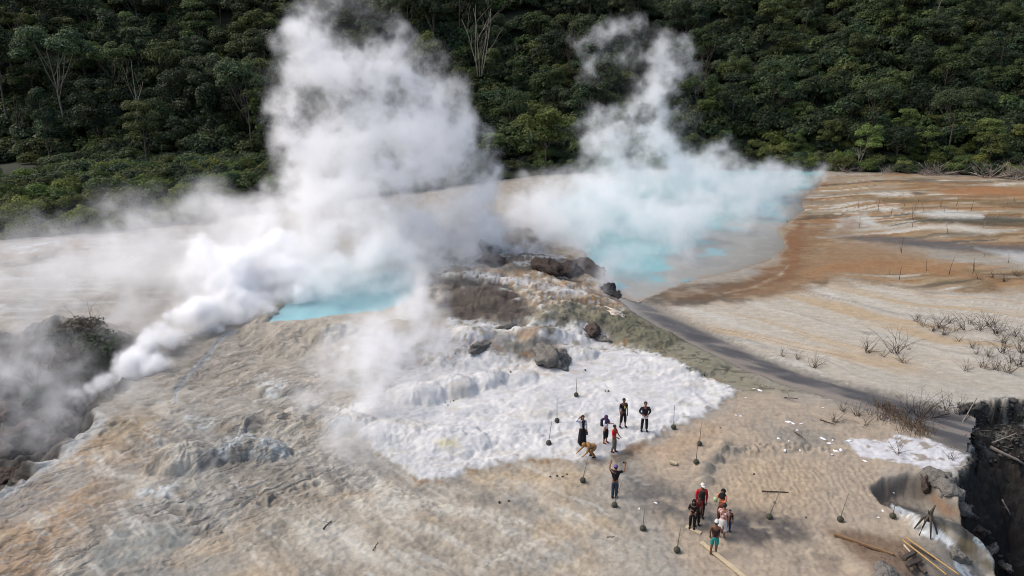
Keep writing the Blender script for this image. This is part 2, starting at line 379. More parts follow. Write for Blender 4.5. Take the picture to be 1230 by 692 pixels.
    C = paint(C, P([(530, 345), (560, 318), (600, 325), (632, 352), (640, 372), (610, 390), (560, 392), (530, 372)], -8, 8) * sstep(0.0, 0.4, w2 + w3 * 0.6), (108, 90, 78), 0.8)
    C = paint(C, P([(560, 318), (700, 330), (750, 350), (762, 372), (700, 372), (640, 362), (600, 335)], -6, 8), (196, 168, 134), 0.9)
    C = paint(C, P([(560, 318), (700, 330), (750, 350), (762, 372), (700, 372), (640, 362), (600, 335)], -6, 8) * sstep(0.05, 0.3, fbm(x * 0.4, y * 1.6, 3, 12.0)), (186, 128, 72), 0.9)
    C = paint(C, P([(560, 330), (690, 345), (720, 362), (640, 368)], -6, 8) * sstep(0.1, 0.3, fbm(x * 0.6, y * 1.9, 3, 15.0)), (214, 210, 204), 0.8)
    C = paint(C, P([(480, 292), (500, 268), (600, 262), (690, 266), (720, 300), (690, 325), (600, 322), (520, 312)], -8, 8), (120, 110, 98), 0.8)
    C = paint(C, P([(660, 300), (740, 262), (790, 262), (740, 300), (700, 312)], -8, 8), (188, 164, 134), 0.7)
    sf = M['shelf'] * (1 - P([(525, 345), (560, 318), (600, 325), (632, 352), (640, 372), (610, 392), (560, 395), (525, 375)], -8, 8))
    stv = h * 1.7 + 0.9 * fbm(x * 0.4, y * 0.6, 3, 149.0) + 0.25 * w2; sb = stv - np.floor(stv)
    C = paint(C, sf * sstep(0.0, 0.08, sb) * sstep(0.34, 0.2, sb), (112, 103, 93), 0.75)
    C = paint(C, sf * sstep(0.45, 0.5, sb) * sstep(0.72, 0.64, sb), (206, 203, 198), 0.8)
    C = paint(C, sf * sstep(0.76, 0.82, sb) * sstep(1.0, 0.94, sb), (164, 126, 84), 0.7)
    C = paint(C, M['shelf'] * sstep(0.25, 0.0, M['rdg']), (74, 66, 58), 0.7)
    # grey-green rock shoulder and silt
    gg = P([(640, 372), (700, 365), (765, 372), (830, 408), (905, 445), (960, 470), (900, 478), (840, 455), (800, 445), (760, 425), (700, 415), (660, 405)], -8, 12)
    C = paint(C, gg, (138, 130, 106), 0.9)
    C = paint(C, P([(690, 372), (765, 375), (820, 404), (800, 420), (740, 405), (700, 395)], -8, 8), (112, 108, 84), 0.85)
    C = paint(C, gg * sstep(0.05, 0.4, w2), (118, 114, 88), 0.5)
    C = paint(C, P([(620, 390), (690, 375), (740, 400), (720, 415), (660, 408)], -6, 6), (112, 104, 92), 0.7)
    C = paint(C, gg * sstep(0.06, 0.02, np.abs(fbm(x * 0.45 + w2 * 0.4, y * 0.6, 3, 19.0))), (70, 66, 54), 0.7)
    # white apron and domes
    edge_n = fbm(x * 1.6, y * 2.0, 4, 73.0)
    wm = M['apm'] * np.where(M['ap'] > 40, 1, sstep(-0.25, 0.0, edge_n + 0.03 * M['ap'] + 0.05))
    wm = np.maximum(wm, P([(520, 418), (545, 385), (580, 388), (600, 400), (590, 425), (620, 440), (560, 455), (480, 470), (440, 480), (480, 440)], -6, 8) * sstep(-0.35, 0.1, w2))
    wm = np.maximum(wm, P([(640, 420), (668, 388), (690, 395), (712, 400), (735, 420), (690, 428), (650, 432)], -5, 6) * sstep(-0.3, 0.1, w2))
    wm = np.maximum(wm, P([(385, 398), (420, 385), (445, 395), (420, 410), (390, 412)], -5, 6) * 0.5)
    wm = np.maximum(wm, P([(545, 402), (640, 384), (700, 390), (745, 420), (690, 434), (600, 436)], -5, 6) * sstep(0.02, 0.16, fbm(x * 0.7, y * 1.0, 3, 85.0)))
    wm = np.maximum(wm, P([(420, 400), (520, 395), (540, 440), (440, 470), (400, 450)], -8, 8) * sstep(0.1, 0.3, fbm(x * 0.5, y * 0.9, 3, 95.0)) * 0.8)
    for ln in ([(690, 430, 6), (675, 410, 4), (668, 392, 3)], [(745, 425, 5), (715, 408, 5), (690, 396, 3)], [(600, 436, 6), (585, 420, 7), (560, 400, 6), (545, 386, 3)], [(500, 450, 7), (470, 430, 5), (430, 415, 4)], [(640, 395, 3), (600, 392, 4), (575, 388, 2)], [(560, 330, 2), (610, 335, 3), (660, 345, 3), (700, 352, 2)]):
        wm = np.maximum(wm, sstep(4, -3, line_d(px + w1 * 12 + w2 * 7, py + w1 * 6 + w2 * 5, ln)) * sstep(-0.35, 0.05, w2 + w3) * 0.95)
    C = paint(C, wm, (224, 223, 220))
    C = paint(C, wm * sstep(0.13, 0.02, M['bl']), (184, 185, 186), 0.55)
    C = paint(C, wm * sstep(0.0, 0.4, fbm(x * 0.3, y * 0.5, 3, 65.0)), (202, 204, 206), 0.6)
    C = paint(C, wm * sstep(0.12, 0.4, fbm(x * 0.5, y * 0.8, 3, 68.0)), (212, 204, 186), 0.55)
    C = paint(C, wm * sstep(0.05, 0.45, w2 - 0.3 * w3), (236, 234, 228), 0.6)
    C = paint(C, wm * sstep(0.15, 0.5, w1), (206, 202, 194), 0.55)
    C = paint(C, P([(525, 530), (545, 528), (548, 540), (530, 543)], -6, 8), (214, 206, 150), 0.8)
    C = paint(C, P([(570, 440), (640, 438), (700, 430), (745, 440), (690, 450), (600, 452)], -4, 6) * sstep(-0.1, 0.3, w2), (192, 176, 154), 0.75)
    C = paint(C, P([(700, 500), (775, 520), (750, 545), (690, 550)], -10, 14), (214, 212, 206), 0.5)
    C = paint(C, P([(625, 415), (645, 400), (672, 408), (680, 430), (640, 436), (615, 430)], -4, 5), (112, 106, 98), 0.85)
    C = paint(C, P([(582, 405), (598, 398), (622, 402), (610, 420), (590, 420)], -4, 5), (130, 124, 118), 0.8)
    C = paint(C, P([(618, 395), (650, 388), (648, 402), (625, 412)], -4, 5), (184, 146, 102), 0.8)
    rim = sstep(-9, -3, M['ap']) * sstep(2, -3, M['ap'])
    C = paint(C, rim * sstep(0.0, 0.4, w2), (150, 110, 66), 0.7)
    # --- right hand tan silt
    tan = P([(760, 545), (800, 518), (850, 505), (890, 474), (960, 478), (1060, 490), (1110, 520), (1160, 560), (1060, 570), (1075, 610), (1100, 640), (1080, 700), (880, 760), (790, 640)], -12, 16)
    C = paint(C, tan, (178, 152, 124), 0.9)
    C = paint(C, tan * sstep(0.0, 0.5, rough_n), (192, 166, 132), 0.5)
    C = paint(C, P([(840, 600), (900, 540), (985, 560), (980, 620), (890, 615)], -12, 20), (192, 158, 114), 0.55)
    C = paint(C, P([(765, 540), (850, 505), (870, 520), (810, 560)], -12, 14), (190, 150, 108), 0.6)
    C = paint(C, P([(895, 490), (1010, 500), (1030, 540), (940, 535)], -12, 20) * sstep(-0.2, 0.3, w2), (152, 142, 130), 0.6)
    C = paint(C, P([(905, 515), (1000, 515), (1010, 532), (960, 540)], -8, 14), (128, 124, 118), 0.6)
    wetm = P([(742, 555), (800, 575), (850, 600), (905, 612), (960, 622), (972, 650), (900, 652), (858, 640), (815, 632), (770, 616), (745, 585)], -16, 18)
    wetm *= sstep(-0.8, 0.15, w2 + 0.5 * w3)
    C = paint(C, wetm, (98, 90, 82), 0.85); wet = np.maximum(wet, wetm * 0.85)
    w2m = P([(880, 610), (950, 616), (975, 640), (930, 662), (885, 640)], -10, 12) * sstep(-0.4, 0.3, w2)
    C = paint(C, w2m, (92, 78, 68), 0.9); wet = np.maximum(wet, w2m * 0.7)
    C = paint(C, P([(755, 535), (778, 525), (775, 545), (760, 552)], -4, 6), (142, 104, 64), 0.8)
    C = paint(C, P([(735, 548), (765, 543), (770, 552), (740, 556)], -3, 4), (90, 78, 66), 0.7)
    kn = P([(838, 585), (846, 556), (866, 536), (905, 532), (890, 545), (862, 556), (855, 585)], -5, 6)
    C = paint(C, kn, (136, 126, 112), 0.8)
    # brown trough with bamboo, lower right
    tr = P([(985, 632), (1060, 640), (1110, 650), (1160, 700), (1080, 700), (1030, 672)], -8, 10)
    C = paint(C, tr, (122, 90, 62), 0.85)
    C = paint(C, P([(960, 650), (1010, 655), (1060, 690), (1000, 700), (950, 680)], -10, 14) * sstep(-0.2, 0.3, w2), (138, 116, 96), 0.7)
    C = paint(C, P([(1110, 640), (1160, 660), (1195, 700), (1110, 700)], -8, 10), (122, 112, 102), 0.8)
    C = paint(C, P([(1112, 628), (1140, 630), (1185, 650), (1200, 690), (1170, 672), (1130, 648)], -5, 6) * sstep(-0.3, 0.3, w2), (112, 92, 48), 0.85)
    al = M['al']
    C = paint(C, sstep(-4, 3, al), (124, 106, 90), 0.85)
    C = paint(C, P([(1082, 598), (1120, 604), (1160, 620), (1195, 650), (1150, 634), (1100, 615)], -4, 6), (148, 136, 120), 0.85)
    C = paint(C, P([(1118, 592), (1150, 608), (1185, 630), (1180, 634), (1140, 615), (1118, 602)], -3, 4), (158, 108, 64), 0.8)
    C = paint(C, sstep(3, -1, line_d(px + 2 * w2, py + 2 * w2, [(1070, 606, 2), (1100, 616, 3), (1140, 630, 4), (1180, 648, 8)])), (70, 68, 64), 0.85)
    rv = sstep(2.5, -1, line_d(px + 2 * w2, py + 2 * w3, [(1072, 608, 1.5), (1090, 620, 5), (1112, 634, 9), (1130, 645, 5), (1148, 662, 4), (1152, 680, 4), (1172, 700, 5)]))
    C = paint(C, rv * sstep(-0.6, 0.0, w2 + w3), (206, 208, 212), 0.9); wet = np.maximum(wet, rv * 0.6)
    rv2 = sstep(2.5, -1, line_d(px, py + 2 * w3, [(1172, 648, 2), (1185, 660, 4), (1200, 678, 4), (1207, 695, 4)]))
    C = paint(C, rv2 * sstep(-0.4, 0.2, w2 + w3), (176, 186, 190), 0.85)
    # white patch
    wp = sdf(px + w2 * 9 + w3 * 7, py + w2 * 5 + w3 * 4, WPATCH)
    wpm = sstep(-2, 2, wp) * sstep(-0.22, -0.08, fbm(x * 1.1, y * 1.4, 4, 8.0) * 1.0 + 0.006 * wp)
    wpm = wpm * (1 - sstep(558, 572, py + 6 * w2)); C = paint(C, sstep(-2, 2, wp) * (1 - wpm), (150, 142, 132), 0.6)
    C = paint(C, wpm, (224, 224, 226), 0.95); M['wpm'] = wpm
    # --- mid plain across the stream
    cw = 2.6 * fbm(x * 0.05, y * 0.07, 3, 36.0); fu = 0.80 * x - 0.60 * y; fv = 0.60 * x + 0.80 * y + cw * 1.6
    ya = fbm(fu * 0.05, fv * 0.40, 4, 33.0); yb = fbm(fu * 0.03, fv * 0.75, 4, 66.0); yc = np.abs(fbm(fu * 0.03, fv * 0.3, 3, 72.0))
    mid = P([(800, 372), (870, 348), (960, 330), (1100, 345), (1500, 372), (1500, 500), (1150, 500), (1050, 470), (940, 445), (850, 405)], -6, 10)
    C = paint(C, mid, (188, 173, 154), 0.95)
    C = paint(C, mid * sstep(0.05, 0.35, ya), (186, 152, 108), 0.7)
    C = paint(C, mid * sstep(0.05, 0.4, -ya), (196, 188, 178), 0.7)
    C = paint(C, mid * sstep(0.3, 0.42, yb), (150, 144, 138), 0.6)
    C = paint(C, mid * sstep(0.016, 0.004, yc) * sstep(-0.05, 0.2, yb), (124, 118, 112), 0.5)
    C = paint(C, mid * sstep(0.02, 0.05, yc) * sstep(0.10, 0.06, yc), (206, 198, 188), 0.35)
    C = paint(C, P([(1000, 440), (1500, 440), (1500, 500), (1100, 490)], -8, 14), (176, 166, 152), 0.7)
    # orange algae belt by the large pool and the far striped flats
    far = sstep(-6, 12, sdf(qx, qy, [(940, 330), (930, 290), (955, 262), (965, 235), (985, 210), (1100, 205), (1500, 225), (1500, 372), (1100, 348), (1000, 336)]))
    C = paint(C, far, (166, 136, 98), 0.95)
    yw = y + 3.5 * fbm(x * 0.05, y * 0.06, 3, 88.0) + 5.0 * np.exp(-((x - 34) / 14) ** 2)
    s1 = fbm(x * 0.045, yw * 0.40, 5, 101.0); s2 = fbm(x * 0.06, yw * 0.62, 5, 131.0); s3 = fbm(x * 0.04, yw * 0.45, 5, 171.0)
    C = paint(C, far * sstep(-0.12, 0.2, s1), (160, 112, 58), 0.85)
    C = paint(C, far * sstep(0.2, 0.3, s2), (206, 198, 184), 0.8)
    C = paint(C, far * sstep(0.2, 0.3, s3), (86, 80, 72), 0.85)
    C = paint(C, far * sstep(0.15, 0.3, -s2), (136, 96, 50), 0.7)
    C = paint(C, far * sstep(0.2, 0.35, -s3), (188, 176, 160), 0.7)
    C = paint(C, far * sstep(1060, 1180, px) * sstep(0.0, 0.25, fbm(x * 0.1, yw * 0.35, 4, 261.0)), (112, 84, 50), 0.7)
    C = paint(C, far * sstep(0.0, 0.35, fbm(x * 0.07, yw * 0.3, 4, 241.0)), (152, 136, 114), 0.6)
    C = paint(C, far * sstep(0.1, 0.35, fbm(x * 0.09, yw * 0.5, 4, 251.0)), (112, 92, 60), 0.6)
    for poly, c, k in (([(985, 283), (1060, 282), (1150, 290), (1500, 308), (1500, 318), (1150, 304), (1050, 294)], (92, 88, 88), 0.85),
                       ([(1080, 262), (1180, 258), (1230, 260), (1500, 262), (1500, 275), (1240, 270), (1190, 272), (1110, 268)], (70, 70, 58), 0.85),
                       ([(1090, 255), (1130, 252), (1185, 256), (1180, 263), (1120, 262)], (202, 198, 190), 0.85),
                       ([(1090, 270), (1150, 268), (1205, 278), (1190, 282), (1120, 276)], (206, 196, 180), 0.8),
                       ([(1040, 232), (1090, 231), (1098, 235), (1060, 236)], (222, 218, 208), 0.9),
                       ([(1052, 249), (1078, 248), (1082, 252), (1060, 254)], (226, 220, 208), 0.9),
                       ([(1120, 228), (1180, 222), (1230, 228), (1500, 236), (1500, 246), (1200, 236), (1140, 236)], (164, 106, 50), 0.85),
                       ([(1000, 234), (1090, 238), (1200, 240), (1500, 246), (1500, 250), (1190, 244), (1070, 243)], (92, 80, 48), 0.7),
                       ([(1010, 262), (1040, 256), (1062, 272), (1000, 276)], (200, 196, 188), 0.7),
                       ([(990, 300), (1110, 306), (1180, 318), (1130, 330), (1000, 325), (955, 312)], (164, 122, 78), 0.8),
                       ([(1000, 288), (1100, 296), (1230, 310), (1500, 322), (1500, 335), (1230, 325), (1120, 312), (1010, 302)], (158, 150, 138), 0.75),
                       ([(1170, 298), (1230, 302), (1500, 312), (1500, 330), (1230, 318)], (192, 192, 192), 0.6)):
        C = paint(C, sstep(-3, 5, sdf(px + w2 * 8, py + w2 * 2.5, poly)), c, k)
    arcn = fbm(x * 0.35, y * 0.5, 3, 48.0)
    og = sstep(-10, 16, sdf(qx, qy, [(800, 372), (790, 350), (850, 345), (905, 330), (940, 300), (930, 280), (958, 272), (985, 288), (1040, 295), (1110, 306), (1060, 330), (990, 345), (930, 356), (860, 362)]))
    C = paint(C, og, (148, 118, 84), 0.9)
    C = paint(C, og * sstep(0.0, 0.35, fbm(x * 0.2, y * 0.6, 4, 44.0)), (132, 90, 52), 0.8)
    C = paint(C, sstep(6, -2, line_d(px + w2 * 4, py + w2 * 3, [(775, 358, 6), (830, 355, 11), (890, 350, 11), (930, 344, 8), (990, 338, 3)])) * sstep(-0.5, 0.1, arcn), (86, 74, 62), 0.85)
    C = paint(C, sstep(2, -1, line_d(px + w2 * 3, py + w2 * 2, [(870, 352, 0), (905, 345, 1.2), (935, 332, 1.5), (948, 318, 0.5)])), (214, 198, 170), 0.7)
    C = paint(C, sstep(9, -8, line_d(px + w1 * 10 + w2 * 4, py + w1 * 5 + w2 * 3, [(880, 358, 3), (940, 345, 8), (985, 325, 14), (1010, 305, 10), (1060, 300, 5), (1110, 306, 2)])), (152, 116, 78), 0.8)
    C = paint(C, sstep(9, -8, line_d(px + w1 * 10 + w2 * 4, py + w1 * 5 + w2 * 3, [(800, 352, 2), (860, 352, 5), (920, 340, 8), (955, 318, 11), (962, 292, 12), (985, 276, 9), (1030, 268, 4)])) * sstep(-0.55, 0.2, arcn), (132, 92, 54), 0.8)
    C = paint(C, sstep(7, -5, line_d(px + w1 * 8 + w2 * 4, py + w1 * 4 + w2 * 3, [(905, 338, 2), (938, 322, 5), (950, 300, 6), (955, 280, 6), (968, 262, 4)])) * sstep(-0.3, 0.3, arcn), (122, 84, 50), 0.7)
    C = paint(C, sstep(6, -5, line_d(px + w1 * 8 + w2 * 4, py + w1 * 4 + w2 * 3, [(965, 330, 1), (1000, 322, 5), (1060, 318, 7), (1130, 326, 4), (1200, 336, 1)])), (158, 110, 62), 0.75)
    C = paint(C, sstep(6, -3, line_d(px + w2 * 5, py + w2 * 3, [(945, 335, 1), (955, 310, 5), (952, 285, 6), (962, 272, 3)])), (136, 88, 48), 0.7)
    C = paint(C, sstep(3, -2, M['st'] - 3) * (1 - sstep(3, -2, M['st'])) * sstep(0, 0.3, w2), (148, 134, 116), 0.6)
    C = paint(C, sstep(9, 0, M['st'] + 4 * w3), (126, 117, 107), 0.8)
    C = paint(C, sstep(4, -3, M['st']), (104, 101, 100), 0.95); wet = np.maximum(wet, sstep(4, -3, M['st']) * 0.6)
    C = paint(C, P([(1080, 480), (1130, 492), (1170, 515), (1165, 545), (1120, 525), (1085, 505)], -6, 8), (104, 100, 98), 0.85)
    # shores and pools
    C = paint(C, sstep(-4, 2, M['pb']), (138, 124, 108), 0.9); C = paint(C, sstep(-3, 2, M['pa']), (150, 150, 142), 0.9)
    # pit and ravine
    pt = sstep(-3, 2, M['pit'])
    C = paint(C, pt, (40, 36, 32), 0.97)
    pu = pt * sstep(70, 20, M['pit']) * sstep(0.1, 0.3, fbm(x * 1.1, y * 1.1, 4, 81.0)) * sstep(560, 530, py)
    C = paint(C, pu, (126, 122, 114), 0.8)
    C = paint(C, pt * sstep(0.15, 0.4, w2), (64, 48, 36), 0.6)
    C = paint(C, sstep(-8, -1, M['pit']) * sstep(2, -2, M['pit']) * sstep(570, 600, py), (150, 134, 116), 0.5)
    rv = sstep(-5, 6, M['rav'])
    C = paint(C, rv, (72, 67, 62), 0.95)
    C = paint(C, rv * sstep(0.0, 0.4, w2), (108, 102, 96), 0.6)
    C = paint(C, rv * sstep(0.05, 0.4, fbm(x * 1.4, y * 1.4, 3, 14.0)), (40, 38, 32), 0.8)
    C = paint(C, sstep(-15, -5, M['rav']) * sstep(4, -3, M['rav']) * sstep(480, 510, py), (186, 184, 182), 0.8)
    tl = sstep(2.0, -1, line_d(px + 2 * w2, py + 2 * w3, [(282, 398, 1.5), (272, 402, 2), (258, 414, 2), (248, 430, 3), (226, 450, 1.5), (212, 470, 2.5), (210, 485, 1)]))
    C = paint(C, tl, (140, 144, 146), 0.8); wet = np.maximum(wet, tl)
    C *= (1 + 0.10 * w3 + 0.05 * rough_n)[:, None]
    # distance-independent forest-foot soil
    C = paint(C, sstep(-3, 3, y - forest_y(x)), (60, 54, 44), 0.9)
    g = C.mean(1, keepdims=True); keep = np.clip(wm + M['wpm'], 0, 1)[:, None]
    C = (g + (C - g) * (0.80 - 0.12 * sstep(720, 800, px) * sstep(470, 490, py))[:, None]) * (0.85 - 0.15 * keep) * (np.array([0.955, 1.0, 0.985]) * (1 - keep) + keep)
    return np.clip(C, 0.01, 0.9), np.clip(wet, 0, 1)

FX = np.array([-220, -110, -70, -52, -40, -32, -20, -8, 4, 20, 45, 62, 80, 130, 220.0]); FY = np.array([66, 66, 68, 72.5, 77, 83, 94, 104, 113, 119, 119, 116, 111, 108, 105.0])
def forest_y(x): return np.interp(x, FX, FY)

def hill_h(x, y):
    base = np.interp(x, [-220, -60, -30, 10, 60, 220], [118, 118, 120, 124, 124, 116])
    d = np.clip(y - base, 0, None)
    s = np.interp(x, [-220, -80, 0, 80, 220], [0.66, 0.66, 0.58, 0.62, 0.68])
    n = fbm(x * 0.018, y * 0.018, 4, 7.0)
    rise = s * (np.sqrt(d * d + 60) - math.sqrt(60)) * sstep(420, 120, d) + s * 190 * sstep(60, 420, d) * 0.35
    bank = 2.0 * sstep(0, 14, y - forest_y(x))
    return rise + bank + n * 9 * sstep(2, 40, d) + 0.8 * fbm(x * 0.08, y * 0.08, 3, 17.0) * sstep(-2, 8, y - forest_y(x))

def grid_axis():
    pyr = np.arange(760, 199, -1.12)
    ys = np.array([unproj(CX, p)[1] for p in pyr])
    near = np.linspace(-60, ys[0], 26)[:-1]
    far = np.array([ys[-1] + 3, ys[-1] + 8, ys[-1] + 16])
    ys = np.concatenate([near, ys, far])
    core = np.arange(-0.715, 0.7151, 1.55 / FPX)
    side = 0.72 + np.linspace(0, 1, 34) ** 2.2 * 2.6
    return ys, np.concatenate([-side[::-1], core, side])

ys, us = grid_axis()
U, Y = np.meshgrid(us, ys)
X = U * np.maximum(Y * math.cos(PITCH) + CAM_H * math.sin(PITCH), 24.0)
gx, gy = X.ravel(), Y.ravel()
gh, GM = ground_fields(gx, gy)
gh = np.where(gy > forest_y(gx), gh - 0.8 * sstep(0, 6, gy - forest_y(gx)), gh)
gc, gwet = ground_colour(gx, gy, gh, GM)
ny, nx = Y.shape
idx = np.arange(nx * ny).reshape(ny, nx)
F = np.stack([idx[:-1, :-1], idx[:-1, 1:], idx[1:, 1:], idx[1:, :-1]], -1).reshape(-1, 4)
gme = np_mesh('ground', np.stack([gx, gy, gh], 1), F); smooth(gme)
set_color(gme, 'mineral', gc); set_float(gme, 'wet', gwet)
rp = np.clip(sstep(-2, 14, GM['ov']) + 0.45 * sstep(-20, 30, sdf(GM['px'], GM['py'], [(890, 480), (1060, 500), (1040, 545), (900, 545), (850, 520)])) , 0, 1)
set_float(gme, 'ripple', rp)
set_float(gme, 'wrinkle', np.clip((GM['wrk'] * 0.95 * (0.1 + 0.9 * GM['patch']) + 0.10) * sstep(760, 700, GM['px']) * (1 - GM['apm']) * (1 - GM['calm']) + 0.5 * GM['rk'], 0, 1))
set_float(gme, 'crust', np.clip(GM['apm'] + GM['wpm'] * 0.7, 0, 1))

def ground_mat():
    m, nt, b = new_mat('mineral_ground')
    L = nt.links.new
    geo = nt.nodes.new('ShaderNodeNewGeometry'); P = geo.outputs['Position']
    def attr(n): a = nt.nodes.new('ShaderNodeAttribute'); a.attribute_name = n; return a
    col = attr('mineral').outputs['Color']; wet = attr('wet').outputs['Fac']; rip = attr('ripple').outputs['Fac']; cr = attr('crust').outputs['Fac']
    n1 = noise_node(nt, 1.7, 6, 0.62, P); n2 = noise_node(nt, 9.0, 6, 0.75, P); n3 = noise_node(nt, 0.6, 5, 0.6, P)
    mp = nt.nodes.new('ShaderNodeMapping'); mp.inputs['Scale'].default_value = (0.35, 1.0, 1.0); L(P, mp.inputs['Vector'])
    n4 = noise_node(nt, 3.2, 5, 0.6, mp.outputs[0])
    f = mathn(nt, 'ADD', mathn(nt, 'MULTIPLY', n1.outputs['Fac'], 0.35), mathn(nt, 'ADD', mathn(nt, 'MULTIPLY', n2.outputs['Fac'], 0.30), mathn(nt, 'MULTIPLY', n4.outputs['Fac'], 0.45)))
    k = mathn(nt, 'MULTIPLY_ADD', f, mathn(nt, 'MULTIPLY_ADD', cr, -0.5, 1.35), mathn(nt, 'MULTIPLY_ADD', cr, 0.28, 0.24))
    vm = nt.nodes.new('ShaderNodeVectorMath'); vm.operation = 'SCALE'; L(col, vm.inputs[0]); L(k, vm.inputs['Scale'])
    # dark grit specks
    n5 = noise_node(nt, 14.0, 3, 0.7, P)
    sp = nt.nodes.new('ShaderNodeMapRange'); sp.inputs[1].default_value = 0.62; sp.inputs[2].default_value = 0.74; L(n5.outputs['Fac'], sp.inputs[0])
    spk = mathn(nt, 'MULTIPLY', sp.outputs[0], mathn(nt, 'MULTIPLY_ADD', cr, -0.3, 0.34))
    c2 = mixc(nt, spk, vm.outputs[0], (0.10, 0.085, 0.07))
    # thin dark cracks and rill lines
    n6 = noise_node(nt, 0.9, 6, 0.6, mp.outputs[0])
    ab = mathn(nt, 'ABSOLUTE', mathn(nt, 'SUBTRACT', n6.outputs['Fac'], 0.5))
    cl = nt.nodes.new('ShaderNodeMapRange'); cl.inputs[1].default_value = 0.012; cl.inputs[2].default_value = 0.0; L(ab, cl.inputs[0])
    gate = nt.nodes.new('ShaderNodeMapRange'); gate.inputs[1].default_value = 0.5; gate.inputs[2].default_value = 0.65; L(n3.outputs['Fac'], gate.inputs[0])
    c3 = mixc(nt, mathn(nt, 'MULTIPLY', mathn(nt, 'MULTIPLY', cl.outputs[0], gate.outputs[0]), mathn(nt, 'MULTIPLY_ADD', cr, -0.35, 0.45)), c2, (0.13, 0.11, 0.09))
    # flowing creases of the sinter sheet
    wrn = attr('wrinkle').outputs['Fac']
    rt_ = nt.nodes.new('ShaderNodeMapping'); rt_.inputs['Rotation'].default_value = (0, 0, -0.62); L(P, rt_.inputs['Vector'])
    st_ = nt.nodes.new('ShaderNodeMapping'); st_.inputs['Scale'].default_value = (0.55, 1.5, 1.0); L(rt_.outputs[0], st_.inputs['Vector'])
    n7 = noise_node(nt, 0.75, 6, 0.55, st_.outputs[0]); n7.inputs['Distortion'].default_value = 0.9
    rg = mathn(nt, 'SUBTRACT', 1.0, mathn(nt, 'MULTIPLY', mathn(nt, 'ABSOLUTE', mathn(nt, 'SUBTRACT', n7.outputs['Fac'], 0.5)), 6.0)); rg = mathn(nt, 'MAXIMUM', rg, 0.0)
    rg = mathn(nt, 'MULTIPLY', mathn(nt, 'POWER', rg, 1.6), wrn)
    c3 = mixc(nt, mathn(nt, 'MULTIPLY', rg, 0.22), c3, (0.15, 0.125, 0.10))  # shadow of the creases mixed into the base colour
    # silt ripples
    wv = nt.nodes.new('ShaderNodeTexWave'); wv.wave_type = 'BANDS'; wv.bands_direction = 'X'
    mpr = nt.nodes.new('ShaderNodeMapping'); mpr.inputs['Rotation'].default_value = (0, 0, 0.12); L(P, mpr.inputs['Vector']); L(mpr.outputs[0], wv.inputs['Vector'])
    wv.inputs['Scale'].default_value = 1.05; wv.inputs['Distortion'].default_value = 7.0; wv.inputs['Detail'].default_value = 2.0; wv.inputs['Detail Scale'].default_value = 1.3
    c4 = mixc(nt, mathn(nt, 'MULTIPLY', rip, mathn(nt, 'MULTIPLY', wv.outputs['Fac'], 0.22)), c3, (0.22, 0.17, 0.12))
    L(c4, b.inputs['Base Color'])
    L(mathn(nt, 'MULTIPLY_ADD', wet, -0.62, mathn(nt, 'MULTIPLY_ADD', n1.outputs['Fac'], 0.2, 0.78)), b.inputs['Roughness'])
    L(mathn(nt, 'MULTIPLY_ADD', wet, 0.35, 0.15), b.inputs['Specular IOR Level'])
    hh = mathn(nt, 'ADD', mathn(nt, 'MULTIPLY', n1.outputs['Fac'], 0.035), mathn(nt, 'ADD', mathn(nt, 'MULTIPLY', n2.outputs['Fac'], 0.035), mathn(nt, 'MULTIPLY', n4.outputs['Fac'], 0.018)))
    hh = mathn(nt, 'ADD', hh, mathn(nt, 'MULTIPLY', rip, mathn(nt, 'MULTIPLY', wv.outputs['Fac'], 0.022)))
    hh = mathn(nt, 'MULTIPLY', hh, mathn(nt, 'MULTIPLY', mathn(nt, 'MULTIPLY_ADD', wet, -0.75, 1.0), mathn(nt, 'MULTIPLY_ADD', cr, -0.45, 0.75)))
    hh = mathn(nt, 'ADD', hh, mathn(nt, 'MULTIPLY', rg, -0.10))
    bp = nt.nodes.new('ShaderNodeBump'); bp.inputs['Strength'].default_value = 0.9; bp.inputs['Distance'].default_value = 1.0
    L(hh, bp.inputs['Height']); L(bp.outputs[0], b.inputs['Normal'])
    return m
ground = tag(link('ground', gme, ground_mat()), 'pale mineral crusted ground around the hot springs', None, None, 'structure')

# forested hillside rising behind
hx = np.concatenate([np.linspace(-330, -120, 22)[:-1], np.linspace(-120, 120, 121), np.linspace(120, 330, 22)[1:]]); hy = np.concatenate([np.linspace(66, 230, 110), np.linspace(234, 560, 40)])
HX, HY = np.meshgrid(hx, hy)
hz = hill_h(HX.ravel(), HY.ravel()) - 2.2 * sstep(4, -10, HY.ravel() - forest_y(HX.ravel()))
i2 = np.arange(HX.size).reshape(HX.shape)
F2 = np.stack([i2[:-1, :-1], i2[:-1, 1:], i2[1:, 1:], i2[1:, :-1]], -1).reshape(-1, 4)
hme = np_mesh('hillside', np.stack([HX.ravel(), HY.ravel(), hz], 1), F2); smooth(hme)
tag(link('hillside', hme, flat_mat('forest_floor', (44, 48, 34), 0.95, 0.5, 0.3, 0.5, 1.0)), 'steep hillside under the forest behind the springs', None, None, 'structure')

